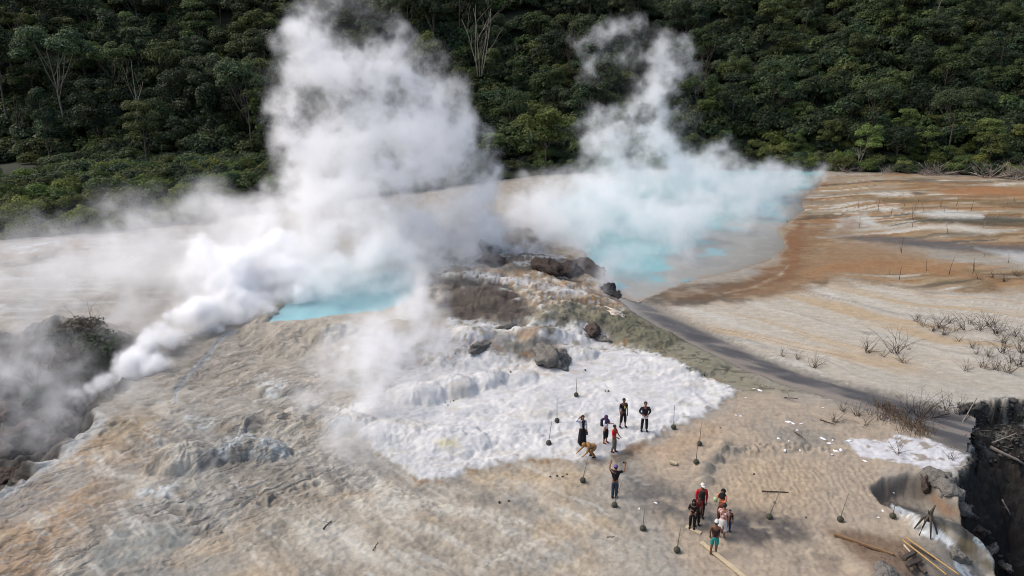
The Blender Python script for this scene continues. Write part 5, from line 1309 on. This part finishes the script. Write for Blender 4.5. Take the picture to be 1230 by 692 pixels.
# ---------------------------------------------------------------- planks, poles, debris
WOODL = flat_mat('pale_plank_wood', (182, 166, 138), 0.8, 0.2, 4.0, 0.3, 30.0); BAMB = flat_mat('yellow_bamboo', (164, 134, 84), 0.6, 0.2, 4.0); WOODB = flat_mat('brown_wood', (124, 98, 72), 0.85, 0.3, 4.0, 0.4, 20.0)
def plank(name, a, b, wd, th, mat, label, cat, lift=0.04, twist=0.0):
    A = G(*a); Bv = G(*b); d = Bv - A; L = d.length
    bm = box_bm(L, wd, th, .15)
    o = link(name, bm_mesh(name, bm, False), mat); d.normalize()
    side = Vector((0, 0, 1)).cross(d).normalized(); upv = d.cross(side)
    o.matrix_world = Matrix.Translation((A + Bv) / 2 + Vector((0, 0, lift + th / 2))) @ Matrix((d, side, upv)).transposed().to_4x4() @ Matrix.Rotation(twist, 4, 'X')
    return tag(o, label, cat)
plank('short_board', (804, 556), (813, 559), .22, .09, WOODL, 'short pale board lying alone on the tan silt', 'board')
plank('long_plank', (842, 653), (896, 697), .16, .07, WOODL, 'long pale plank under the bare feet of the person in teal shorts', 'plank')
plank('standing_board', (824, 633), (842, 641), .2, .05, WOODL, 'pale board under the feet of the black hooded figure', 'board', .0)
plank('half_sunken_log', (1002, 643), (1073, 668), .11, .09, WOODB, 'straight brown timber along the lower edge of the brown trough', 'timber', .02)
def pole(a, b, r, mat, label, za=.25, zb=.35):
    A = G(*a) + Vector((0, 0, za)); Bv = G(*b) + Vector((0, 0, zb)); bm = bmesh.new()
    P = [A.lerp(Bv, i / 12) - A for i in range(13)]
    tube(bm, P, [r * (1.12 if i % 3 == 0 else 1) for i in range(13)], 7)
    return tag(link('bamboo_pole', bm_mesh('bamboo_pole', bm), mat, None, A), label, 'pole')
pole((1087, 652), (1150, 700), .03, BAMB, 'upper of two yellow bamboo poles crossing the brown trough')
pole((1083, 655), (1135, 700), .03, BAMB, 'lower of two yellow bamboo poles crossing the brown trough')
pole((1094, 656), (1122, 676), .03, DARKW, 'dark thin pole under the bamboo poles', .1, .15)
pole((1085, 660), (1093, 669), .035, WOODL, 'pale short stick at the upper end of the dark timbers', .2, .2)
for k, (a, b, wd, lab) in enumerate((((1085, 674), (1098, 667), .16, 'dark broken timber pointing up in the heap below the bamboo'), ((1090, 682), (1105, 676), .14, 'dark broken timber lower in the heap below the bamboo'), ((1080, 668), (1096, 690), .12, 'dark broken timber lying lengthwise in the heap below the bamboo'), ((1100, 682), (1112, 692), .10, 'small dark timber at the bottom edge of the heap'))):
    plank('broken_timber', a, b, wd, .12, DARKW, lab, 'timber', .08, .3 * k)
# rocks
def rock_mesh(name, seed, sx, sy, sz, mat, rough=0.35, lev=3):
    """An angular block: a ball cut by random planes, then roughened."""
    bm = bmesh.new(); bmesh.ops.create_icosphere(bm, subdivisions=lev, radius=1.0)
    P = np.array([v.co[:] for v in bm.verts]); r = np.random.default_rng(seed)
    N = r.normal(size=(11, 3)); N /= np.linalg.norm(N, axis=1)[:, None]; D = r.uniform(.55, 1.0, 11)
    q = P @ N.T; k0 = np.min(np.where(q > 0.05, D / np.maximum(q, .05), 9), axis=1).clip(.4, 1.15)
    n = fbm(P[:, 0] * 1.7 + seed * 3.1 + P[:, 2] * .7, P[:, 1] * 1.7 + seed + P[:, 2] * 1.1, 4); n2 = billow(P[:, 0] * 3 + seed + P[:, 2], P[:, 1] * 3 + P[:, 2] * 1.3, 3, seed)
    for v, a, b, k1 in zip(bm.verts, n, n2, k0):
        k = k1 * (1 + rough * (a * 1.0 - b * 1.1 + .3)); v.co = Vector((v.co.x * sx * k, v.co.y * sy * k, v.co.z * sz * k))
    me = bm_mesh(name, bm, lev > 3); me.materials.append(mat); return me
BLACKROCK = flat_mat('black_rock', (44, 42, 42), 0.8, 0.5, 2.0, 1.0, 3.0, 0.2, 0.25); BROWNROCK = flat_mat('brown_rock', (78, 68, 62), 0.9, 0.7, 1.5, 1.0, 3.0, 0.2, 0.25); GREYROCK = flat_mat('grey_rock', (112, 108, 102), 0.9, 0.5, 2.0, 1.0, 3.0, 0.2, 0.25); PALEROCK = flat_mat('sinter_rock', (196, 184, 168), 0.9, 0.25, 2.0, 1.0, 3.0, 0.2, 0.25)
for k, (px, py, sx, sy, sz, m, lab) in enumerate((
        (730, 350, .55, .5, .75, BLACKROCK, 'upright black boulder at the near corner of the large pool'),
        (739, 355, .7, .5, .42, BLACKROCK, 'low black boulder right of the upright one at the pool'),
        (708, 328, 1.6, .9, .95, BROWNROCK, 'broad dark brown rock at the pool edge above the black boulders'),
        (684, 326, 1.3, .8, .75, BROWNROCK, 'dark brown rock left of the broad one near the pool edge'),
        (655, 322, 1.3, .9, .7, BROWNROCK, 'dark brown rock in the steam between the two pools'),
        (585, 318, 1.7, 1.0, .8, BROWNROCK, 'brown rock ridge above the brown mound, veiled by steam'),
        (590, 303, 1.5, .9, 1.0, BROWNROCK, 'dark rock behind the brown mound, veiled by steam'),
        (296, 305, 1.1, .8, .7, BLACKROCK, 'black rock showing through the steam at the left of the plume'),
        (510, 266, 2.0, 1.2, .6, GREYROCK, 'flat grey rock showing through the big plume'),
        (738, 375, 1.0, .5, .22, PALEROCK, 'pale sinter slab below the black boulders'),
        (612, 395, .8, .5, .35, GREYROCK, 'grey slab between the white domes'),
        (656, 428, 2.0, 1.0, 1.0, GREYROCK, 'angular grey rock face in the white apron top'),
        (676, 431, .6, .5, .5, GREYROCK, 'grey block at the right end of the rock face'),
        (712, 398, .7, .5, .4, BROWNROCK, 'dark rubble knob near the top right of the white apron'),
        (720, 407, .6, .4, .35, GREYROCK, 'grey knob just below the dark rubble knob'),
        (580, 416, .8, .5, .4, GREYROCK, 'grey block right of the biggest white dome'),
        (1126, 574, .55, .4, .4, GREYROCK, 'grey crusted block under the white crust patch, above the hollow'),
        (1143, 588, .5, .4, .35, GREYROCK, 'low grey block between the hollow and the pit'),
        (1112, 580, .4, .3, .4, BROWNROCK, 'rusty brown rock at the back of the hollow'),
        (1152, 608, .5, .4, .4, GREYROCK, 'jagged grey rock on the lip of the pit, below the pale block'),
        (1190, 660, .6, .22, .2, GREYROCK, 'long grey rock edging the near bank of the pit, upper of two'),
        (1203, 678, .55, .22, .2, GREYROCK, 'long grey rock edging the near bank of the pit, lower of two'),
        (1172, 636, .5, .35, .3, BROWNROCK, 'brown mossy rock on the near bank of the pit'),
        (1062, 689, .4, .35, .3, GREYROCK, 'rounded grey rock left of the broken timber heap'),
        (1150, 668, .4, .3, .25, GREYROCK, 'small grey rock beside the white rivulet'))):
    tag(link('boulder', rock_mesh('boulder', k + 3, sx * 1.15, sy * 1.15, sz * 1.1, m, .5, 4), None, None, G(px, py) + Vector((0, 0, -sz * .12)), (0, 0, k * 1.3)), lab, 'rock')
for k, (px, py, s) in enumerate(((30, 520, .8), (55, 505, .6), (85, 505, .7), (20, 545, .6), (60, 530, .5), (100, 490, .5), (5, 500, .9), (40, 480, .6), (78, 480, .55), (110, 470, .45), (12, 570, .5), (48, 552, .4))):
    o = link('boulder', rock_mesh('boulder', 130 + k, s * 1.3, s, s * .7, BLACKROCK if k % 2 else BROWNROCK, .6, 4), None, None, G(px, py), (0, 0, k)); tag(o, 'rough dark rock in the steaming ravine at the left edge', 'rock', 'dark rocks in the ravine')
# dark stones and white flakes
st_m = [rock_mesh('stone', 40 + i, .07, .06, .05, BLACKROCK, .3, 1) for i in range(3)]
for i, (px, py) in enumerate(((535, 484), (541, 483), (545, 482), (538, 487), (613, 447), (703, 445), (727, 470), (731, 470), (846, 451), (547, 425), (602, 458), (585, 447), (930, 604), (906, 570), (968, 622), (865, 514), (611, 602), (600, 604), (669, 572), (676, 573), (681, 570), (661, 573))):
    o = link('stone', st_m[i % 3], None, None, G(px, py) + Vector((0, 0, .02)), (0, 0, i)); s = rr_.uniform(.6, 1.3); o.scale = (s, s, s); tag(o, 'small dark stone lying on the pale crust', 'stone', 'small dark stones')
WHITE = flat_mat('white_crust', (224, 224, 226), 0.9, 0.08, 5.0, 0.6, 12.0)
fl_m = [rock_mesh('crust_flake', 60 + i, .17, .10, .04, WHITE, .5, 2) for i in range(5)]
for i, (px, py, s) in enumerate(((948, 507, 1.7), (953, 509, 1.2), (957, 517, .8), (963, 509, .9), (990, 528, 1.5), (986, 526, .9), (996, 533, 1.3), (1004, 542, 1.6), (1010, 541, 1.3), (999, 546, .8), (935, 527, 1.2), (947, 530, .8), (988, 490, .8), (912, 469, 1.4), (943, 541, 1.1), (890, 500, .9), (884, 499, .7), (1000, 529, .8), (906, 467, .8), (896, 478, .6), (1076, 524, .9), (1020, 530, 1.6), (1039, 554, 1.1), (961, 541, .8), (1066, 505, .9), (1073, 592, .6), (1060, 614, .8), (1055, 622, .7), (787, 604, .8), (768, 611, .7))):
    o = link('crust_flake', fl_m[i % 5], None, None, G(px, py) + Vector((0, 0, .015)), (0, 0, i * 2.1)); s *= .62; o.scale = (s, s, s); tag(o, 'white sinter flake lying on the tan silt', 'flake', 'white sinter flakes on the silt')
# a dead root stump over the white rivulet
rr = random.Random(9); bm = bmesh.new()
for a in (0.2, 1.4, 2.5, 3.6, 4.6, 5.5): tube(bm, [(0, 0, .75), (math.cos(a) * .2, math.sin(a) * .2, .5), (math.cos(a) * .42, math.sin(a) * .42, -.1)], [.06, .05, .025], 5)
tube(bm, [(0, 0, .45), (.02, 0, .8), (.16, .02, 1.15)], [.1, .08, .03], 6); tube(bm, [(0, 0, .7), (-.1, 0, .95)], [.06, .02], 5)
tag(link('root_stump', bm_mesh('root_stump', bm), DARKW, None, G(1113, 637)), 'dark dead stump on splayed roots over the white rivulet', 'stump')
# rubble on the pit wall and dry grass on the stream bank
rub = np.random.default_rng(4); bmv, bmf, off = [], [], 0
base = rock_mesh('chip', 90, 1, 1, .6, PALEROCK, .5, 1); bv = np.array([v.co[:] for v in base.vertices]); bf = np.array([p.vertices[:] for p in base.polygons]); bpy.data.meshes.remove(base)
for i in range(300):
    px, py = rub.uniform(1170, 1260), 488 + 66 * rub.random() ** 1.2
    p = G(px, py); s = rub.uniform(.04, .17); a = rub.uniform(0, 6.28); Rm = np.array(Matrix.Rotation(a, 3, 'Z') @ Matrix.Rotation(rub.uniform(-.8, .8), 3, 'X'))
    bmv.append((bv * [s * rub.uniform(.8, 2.2), s, s * .7]) @ Rm.T + np.array(p)); bmf.append(bf + off); off += len(bv)
for i in range(110):
    e0 = rub.integers(0, 15); A_, B_ = np.array(PIT[e0 - 1], float), np.array(PIT[e0], float); q_ = A_ + (B_ - A_) * rub.random() + rub.normal(size=2) * 2 + np.array([4, 2])
    if q_[0] > 1260 or q_[1] > 700: continue
    p = G(*q_); s = rub.uniform(.12, .42) * (1.15 if q_[1] < 520 else .8); Rm = np.array(Matrix.Rotation(rub.uniform(0, 6.28), 3, 'Z') @ Matrix.Rotation(rub.uniform(-.5, .5), 3, 'X'))
    bmv.append((bv * [s * rub.uniform(.9, 1.8), s, s * .6]) @ Rm.T + np.array(p)); bmf.append(bf + off); off += len(bv)
ro = link('rubble', np_mesh('rubble', np.concatenate(bmv), np.concatenate(bmf)), flat_mat('pit_rubble', (72, 69, 64), .9, .9, .9, .6, 5.0)); tag(ro, 'broken pale and dark rubble on the far wall of the pit', None, None, 'stuff')
def blades(name, spots, mat, label, n, hgt, spread, seed):
    r = np.random.default_rng(seed); V = []
    for (px, py) in spots:
        p = np.array(G(px, py))
        for _ in range(n):
            b = p + np.array([r.normal() * spread, r.normal() * spread, -.03]); t = b + np.array([r.normal() * hgt * .4, r.normal() * hgt * .4, hgt * r.uniform(.5, 1.1)])
            m_ = (b + t) / 2 + np.array([0, 0, hgt * .12]); w_ = np.array([.018, .006, 0])
            V += [b - w_, b + w_, m_ + w_ * .8, m_ - w_ * .8, m_ - w_ * .8, m_ + w_ * .8, t + w_ * .2, t - w_ * .2]
    V = np.array(V); return tag(link(name, np_mesh(name, V, np.arange(len(V)).reshape(-1, 4)), mat), label, None, None, 'stuff')
blades('dry_grass', [(1062, 492), (1066, 496), (1072, 498), (1078, 502), (1084, 508), (1092, 514), (1098, 512), (1104, 518), (1058, 490), (1070, 505), (1088, 518), (1108, 522)], flat_mat('dry_straw', (128, 104, 76), .9, .45, 4.0), 'dry straw coloured grass between the dead shrubs by the stream', 30, .6, .3, 8)
# ---------------------------------------------------------------- steam
def steam_box(label, lo, hi, vox, blobs, dens, noise=(6.0, 5), warp=2.0, cut=0.35, gain=3.0, seed=0, power=1.4, tear=0.12, curl=0.85, swell=1.25, puffy=False, floor=None):
    """A cloud of water vapour: density on a grid, blobs (x, y, z, r, weight) torn by turbulence."""
    lo = np.array(lo, float); hi = np.array(hi, float)
    n = np.maximum(8, np.ceil((hi - lo) / vox)).astype(int)
    r = np.random.default_rng(seed)
    def lat(wl):
        k = np.maximum(1, (hi - lo) / wl)
        a = r.random(tuple(np.ceil(k).astype(int) + 4), dtype=np.float32)
        for ax in range(3):
            p = np.linspace(0, k[ax], n[ax]); i = p.astype(int); f = (p - i).astype(np.float32); sh = [1, 1, 1]; sh[ax] = -1; f = f.reshape(sh)
            a = (np.take(a, i, ax) * (1 - f) ** 3 + np.take(a, i + 1, ax) * (3 * f ** 3 - 6 * f ** 2 + 4) + np.take(a, i + 2, ax) * (-3 * f ** 3 + 3 * f ** 2 + 3 * f + 1) + np.take(a, i + 3, ax) * f ** 3) / 6
        return (a - 0.5) * 1.9 + 0.5
    ax = [np.linspace(lo[i], hi[i], n[i], dtype=np.float32) for i in range(3)]
    W = [(lat(noise[0]) - 0.5) * 2 * warp + (lat(noise[0] * 0.42) - 0.5) * warp * 1.15 + (lat(noise[0] * 0.16) - 0.5) * warp * 0.8 for _ in range(3)]
    Xw = ax[0][:, None, None] + W[0]; Yw = ax[1][None, :, None] + W[1]; Zw = ax[2][None, None, :] + W[2]
    E_ = np.zeros(tuple(n), np.float32)
    for (bx, by, bz, br, bw) in blobs:
        br = br * swell
        m = br * 1.0 + warp * 2.2
        s = tuple(slice(max(0, int((c - m - l) / (h - l) * k)), max(1, min(k, int((c + m - l) / (h - l) * k) + 2))) for c, l, h, k in zip((bx, by, bz), lo, hi, n))
        q = ((Xw[s] - bx) ** 2 + (Yw[s] - by) ** 2 + (Zw[s] - bz) ** 2) / (br * br)
        v = bw * np.clip(1 - q, 0, 1)
        E_[s] = np.maximum(E_[s], v) + 0.35 * np.minimum(E_[s], v)
    f = np.zeros(tuple(n), np.float32); a = 1.0; t = 0; wl = noise[0] * 0.7
    for _ in range(noise[1]):
        f += a * np.abs(lat(wl) - 0.5) * 2; t += a; a *= 0.74; wl *= 0.5
    f = (f - f.mean()) / f.std() * (1.0 if puffy else -1.0)
    E_ = np.clip(E_ * 1.15 + f * tear - cut, 0, 1.25) * np.clip(E_ * 6, 0, 1)
    d = E_ ** power * np.exp(np.clip(curl * f, -4, 2.0)) * gain
    e = [np.clip(np.minimum(ax[i] - lo[i], hi[i] - ax[i]) / (0.9 if not (i == 2) else 0.9), 0, 1) for i in range(3)]
    if floor is None: e[2] = np.clip((hi[2] - ax[2]) / 1.5, 0, 1)
    d = d * e[0][:, None, None] * e[1][None, :, None] * e[2][None, None, :]
    nx_, ny_, nz_ = (int(v) for v in n)
    me = bpy.data.meshes.new('steam'); me.vertices.add(nx_ * ny_ * nz_)
    at = me.attributes.new('density', 'FLOAT', 'POINT'); at.data.foreach_set('value', np.ascontiguousarray(d.ravel(order='F'), np.float32))
    ng = bpy.data.node_groups.new('steam', 'GeometryNodeTree')
    ng.interface.new_socket('Geometry', in_out='INPUT', socket_type='NodeSocketGeometry'); ng.interface.new_socket('Geometry', in_out='OUTPUT', socket_type='NodeSocketGeometry')
    N = ng.nodes.new; K = ng.links.new
    gi = N('NodeGroupInput'); go = N('NodeGroupOutput'); vc = N('GeometryNodeVolumeCube')
    vc.inputs['Min'].default_value = tuple(lo); vc.inputs['Max'].default_value = tuple(hi)
    for k, v in zip('XYZ', (nx_, ny_, nz_)): vc.inputs['Resolution ' + k].default_value = v
    pos = N('GeometryNodeInputPosition')
    a1 = N('ShaderNodeVectorMath'); a1.operation = 'SUBTRACT'; K(pos.outputs[0], a1.inputs[0]); a1.inputs[1].default_value = tuple(lo)
    a2 = N('ShaderNodeVectorMath'); a2.operation = 'MULTIPLY'; K(a1.outputs[0], a2.inputs[0]); a2.inputs[1].default_value = tuple((n - 1) / (hi - lo))
    sp = N('ShaderNodeSeparateXYZ'); K(a2.outputs[0], sp.inputs[0])
    def im(op, p, q):
        k = N('FunctionNodeIntegerMath'); k.operation = op
        for i, v in enumerate((p, q)):
            if isinstance(v, int): k.inputs[i].default_value = v
            else: K(v, k.inputs[i])
        return k.outputs[0]
    def rd(v):
        k = N('FunctionNodeFloatToInt'); k.rounding_mode = 'ROUND'; K(v, k.inputs[0]); return k.outputs[0]
    ii = im('ADD', rd(sp.outputs[0]), im('MULTIPLY', im('ADD', rd(sp.outputs[1]), im('MULTIPLY', rd(sp.outputs[2]), ny_)), nx_))
    na = N('GeometryNodeInputNamedAttribute'); na.data_type = 'FLOAT'; na.inputs[0].default_value = 'density'
    si = N('GeometryNodeSampleIndex'); si.data_type = 'FLOAT'; si.domain = 'POINT'; K(gi.outputs[0], si.inputs[0]); K(na.outputs[0], si.inputs[1]); K(ii, si.inputs[2])
    K(si.outputs[0], vc.inputs['Density'])
    sm = N('GeometryNodeSetMaterial'); K(vc.outputs[0], sm.inputs[0]); K(sm.outputs[0], go.inputs[0])
    mv = bpy.data.materials.new('steam_vapour'); mv.use_nodes = True; t_ = mv.node_tree; t_.nodes.clear()
    out = t_.nodes.new('ShaderNodeOutputMaterial'); pv = t_.nodes.new('ShaderNodeVolumePrincipled'); t_.links.new(pv.outputs[0], out.inputs['Volume'])
    pv.inputs['Color'].default_value = (1.0, 1.0, 1.0, 1); pv.inputs['Density'].default_value = dens; pv.inputs['Anisotropy'].default_value = 0.0
    sm.inputs['Material'].default_value = mv; me.materials.append(mv)
    o = link('steam', me); md = o.modifiers.new('vapour', 'NODES'); md.node_group = ng
    return tag(o, label, None, None, 'stuff')

def B(lst, FZ=14.0):
    """Blobs given as (photo x, photo y, distance, radius m, weight)."""
    out = []
    for px, py, y, r, wt in lst:
        p = at_depth(px, py, y)
        if p[2] < 0.45 * r and py > 200:                      # sits on the ground rather than under it
            gx_, gy_ = unproj(px, py, 0.45 * r); p = np.array((gx_, gy_, 0.45 * r))
        out.append((float(p[0]), float(p[1]), float(p[2]), r, wt))
    return out

main = B([(455, 352, 60, 3.4, 1.0), (420, 330, 61, 4.2, 1.1), (380, 315, 62, 4.4, 1.2), (340, 300, 62, 4.2, 1.2), (470, 310, 62, 4.4, 1.0), (520, 300, 63, 3.6, 0.85), (560, 270, 64, 3.0, 0.8),
          (400, 270, 63, 5.0, 1.3), (350, 250, 63, 4.0, 1.2), (440, 245, 63, 5.0, 1.2), (500, 250, 64, 4.4, 1.0), (545, 225, 64, 3.4, 0.95), (560, 190, 65, 2.4, 0.7),
          (410, 210, 64, 4.6, 1.2), (470, 195, 64, 4.6, 1.0), (370, 195, 64, 3.2, 1.1), (330, 215, 64, 2.4, 0.9), (400, 160, 64, 4.0, 1.15), (450, 145, 65, 3.8, 0.9), (510, 160, 65, 3.4, 0.72), (355, 150, 64, 2.6, 0.95),
          (385, 115, 65, 3.3, 1.05), (420, 95, 65, 3.2, 0.95), (470, 105, 66, 3.0, 0.7), (320, 140, 64, 1.8, 0.6), (380, 70, 65, 2.8, 0.9), (410, 50, 66, 2.8, 0.85), (450, 60, 66, 2.4, 0.6),
          (372, 30, 66, 2.2, 0.8), (395, 10, 66, 2.3, 0.75), (360, 50, 66, 1.6, 0.7), (420, 0, 67, 2.2, 0.6), (385, -25, 67, 2.4, 0.6), (540, 120, 66, 2.2, 0.5), (500, 75, 67, 1.9, 0.42), (300, 235, 63, 1.8, 0.7), (270, 222, 63, 1.2, 0.55)])
jet = B([(112, 470, 40.5, 0.5, 1.0), (128, 458, 41, 0.75, 1.1), (148, 446, 42, 0.9, 1.2), (168, 432, 43, 1.05, 1.3), (185, 415, 44, 1.3, 1.3), (205, 400, 45.5, 1.55, 1.35), (230, 385, 47, 1.8, 1.35), (258, 370, 49, 2.0, 1.3), (285, 352, 51.5, 2.3, 1.3), (315, 338, 54, 2.6, 1.25), (345, 325, 57, 3.0, 1.2), (300, 375, 51, 1.6, 1.0), (330, 362, 53, 1.9, 1.0), (275, 330, 52, 2.4, 0.9), (370, 350, 56, 2.2, 1.0), (95, 480, 40, .5, .6), (190, 440, 43.4, 0.8, 0.8), (240, 330, 53, 2.2, 0.7)])
second = B([(830, 262, 95, 3.5, 0.62), (780, 262, 92, 4.2, 0.85), (740, 250, 90, 4.4, 0.9), (700, 262, 88, 3.6, 0.7), (660, 262, 86, 3.2, 0.6), (870, 240, 100, 3.8, 0.7), (910, 225, 104, 3.4, 0.75), (945, 215, 107, 2.4, 0.62), (972, 208, 109, 1.6, 0.45),
            (820, 225, 98, 4.6, 0.85), (770, 215, 94, 5.0, 1.0), (730, 215, 92, 4.2, 0.95), (850, 205, 100, 3.6, 0.8), (880, 180, 101, 2.2, 0.6), (868, 160, 101, 1.6, 0.5), (895, 195, 103, 2.6, 0.6),
            (790, 175, 96, 4.4, 1.0), (750, 165, 95, 4.2, 0.95), (715, 160, 94, 2.6, 0.6), (770, 130, 96, 3.8, 0.92), (795, 105, 97, 3.0, 0.8), (745, 110, 96, 2.8, 0.75), (730, 80, 96, 2.4, 0.66), (770, 75, 97, 2.6, 0.72), (800, 60, 98, 2.2, 0.7), (740, 45, 97, 2.0, 0.62), (705, 45, 96, 1.7, 0.55), (770, 40, 98, 1.8, 0.55), (715, 85, 95, 1.7, 0.45), (835, 90, 99, 1.3, 0.36), (830, 130, 98, 1.8, 0.45)])
def bounds(bl, pad, zmin=-1.0, zmax=99):
    a = np.array(bl); r = a[:, 3:4] * 1.2
    lo = (a[:, :3] - r).min(0) - pad; hi = (a[:, :3] + r).max(0) + pad
    lo[2] = max(lo[2], zmin); hi[2] = min(hi[2], zmax)
    return lo, hi
lo, hi = bounds(main, 1.0, 0.3, 31); steam_box('tall white steam column rising from the small turquoise pool', lo, hi, 0.19, main, 0.085, (5.0, 7), 2.3, 0.05, 1.0, 1, curl=1.6, swell=1.32)
lo, hi = bounds(jet, 0.6, -2.5, 14); steam_box('dense white jet of steam streaming up from the ravine edge', lo, hi, 0.14, jet, 1.2, (2.6, 6), 0.8, 0.25, 1.0, 2, curl=1.0, swell=1.2, puffy=True)
low = B([(650, 268, 84, 3.0, .7), (690, 250, 88, 3.4, .8), (720, 290, 80, 2.6, .7), (740, 320, 74, 2.0, .55), (760, 300, 78, 3.0, .7), (790, 285, 82, 3.4, .8), (820, 270, 86, 3.4, .8), (860, 255, 90, 3.4, .85), (900, 240, 95, 3.2, .9), (930, 226, 100, 3.0, .9), (955, 216, 104, 2.4, .8), (975, 209, 107, 1.8, .7), (840, 300, 79, 2.4, .35), (770, 335, 71, 1.6, .35), (930, 250, 93, 2.0, .4), (700, 270, 84, 3.2, .8), (620, 262, 84, 2.6, .6), (885, 270, 87, 2.4, .45)])
lo, hi = bounds(low, 0.6, 0.0, 6); steam_box('low bank of steam lying along the surface of the large pool', lo, hi, 0.28, low, 0.06, (4.5, 6), 1.8, 0.02, 1.0, 9, curl=1.5, swell=1.35)
lo, hi = bounds(second, 1.0, 0.05, 33); steam_box('second steam column drifting over the large turquoise pool', lo, hi, 0.25, second, 0.08, (5.0, 7), 2.4, 0.05, 1.0, 3, curl=1.6, swell=1.4)
veil = B([(60, 350, 56, 4.5, .5), (120, 330, 58, 5, .6), (180, 320, 60, 5, .8), (235, 305, 62, 5, .9), (290, 290, 65, 5, 1), (200, 350, 54, 4, .8), (140, 370, 52, 3.5, .7), (40, 385, 50, 3, .5), (90, 300, 66, 4.5, .45), (170, 280, 70, 4, .6), (250, 270, 72, 4, .8), (110, 275, 72, 3, .4), (10, 400, 48, 3, .6), (20, 340, 56, 4, .4), (220, 380, 49, 3, .7), (250, 340, 56, 4, .9)])
lo, hi = bounds(veil, 0.5, -1.0, 7); steam_box('thin veil of steam drifting low over the left field', lo, hi, 0.3, veil, 0.032, (6.0, 6), 2.2, 0.0, 1.0, 4, curl=1.5, swell=1.4)
rav = B([(15, 440, 42, 1.6, .8), (40, 425, 44, 2.0, .8), (70, 440, 42, 1.6, .55), (15, 500, 37, 1.6, .7), (35, 490, 38, 1.4, .7), (60, 395, 47, 2.2, .7), (95, 480, 40, 1.2, .7), (80, 460, 41, 1.5, .5), (125, 400, 46, 2.2, .6), (150, 470, 40, 1.2, .8), (130, 488, 39, 1.0, .7), (0, 470, 39, 1.6, .8), (180, 455, 42, 1.2, .6), (160, 410, 45, 1.8, .7), (40, 530, 36, 1.2, .35)])
lo, hi = bounds(rav, 0.5, -4.0, 6); steam_box('grey steam hanging in the dark ravine at the left', lo, hi, 0.18, rav, 0.04, (2.6, 6), 1.0, 0.05, 1.0, 5, curl=1.5, swell=1.5)
mid = B([(450, 420, 50, 2.2, .6), (490, 405, 52, 2.4, .7), (420, 440, 48, 2.0, .5), (460, 480, 44, 1.7, .5), (430, 510, 42, 1.4, .4), (415, 550, 39.5, 1.1, .35), (500, 380, 55, 2.6, .8), (540, 370, 56, 2.0, .6), (530, 330, 58, 2.4, .6), (400, 480, 44, 1.8, .35), (560, 300, 63, 2.4, .7), (600, 290, 66, 2.2, .6), (640, 300, 64, 1.8, .6), (585, 330, 60, 1.4, .4), (420, 590, 37, .8, .25), (520, 430, 49, 1.4, .4), (650, 270, 72, 2.8, .65), (690, 285, 70, 2.2, .6), (715, 350, 57, 1.0, .5), (712, 385, 53.5, .7, .55), (715, 330, 60, 1.4, .5), (630, 318, 62, 1.3, .6), (660, 318, 62, 1.0, .5)])
lo, hi = bounds(mid, 0.5, -0.3, 8); steam_box('loose wisps of steam over the terraces and the brown mound', lo, hi, 0.2, mid, 0.15, (3.4, 6), 1.5, 0.0, 1.0, 6, curl=1.3, swell=1.7)
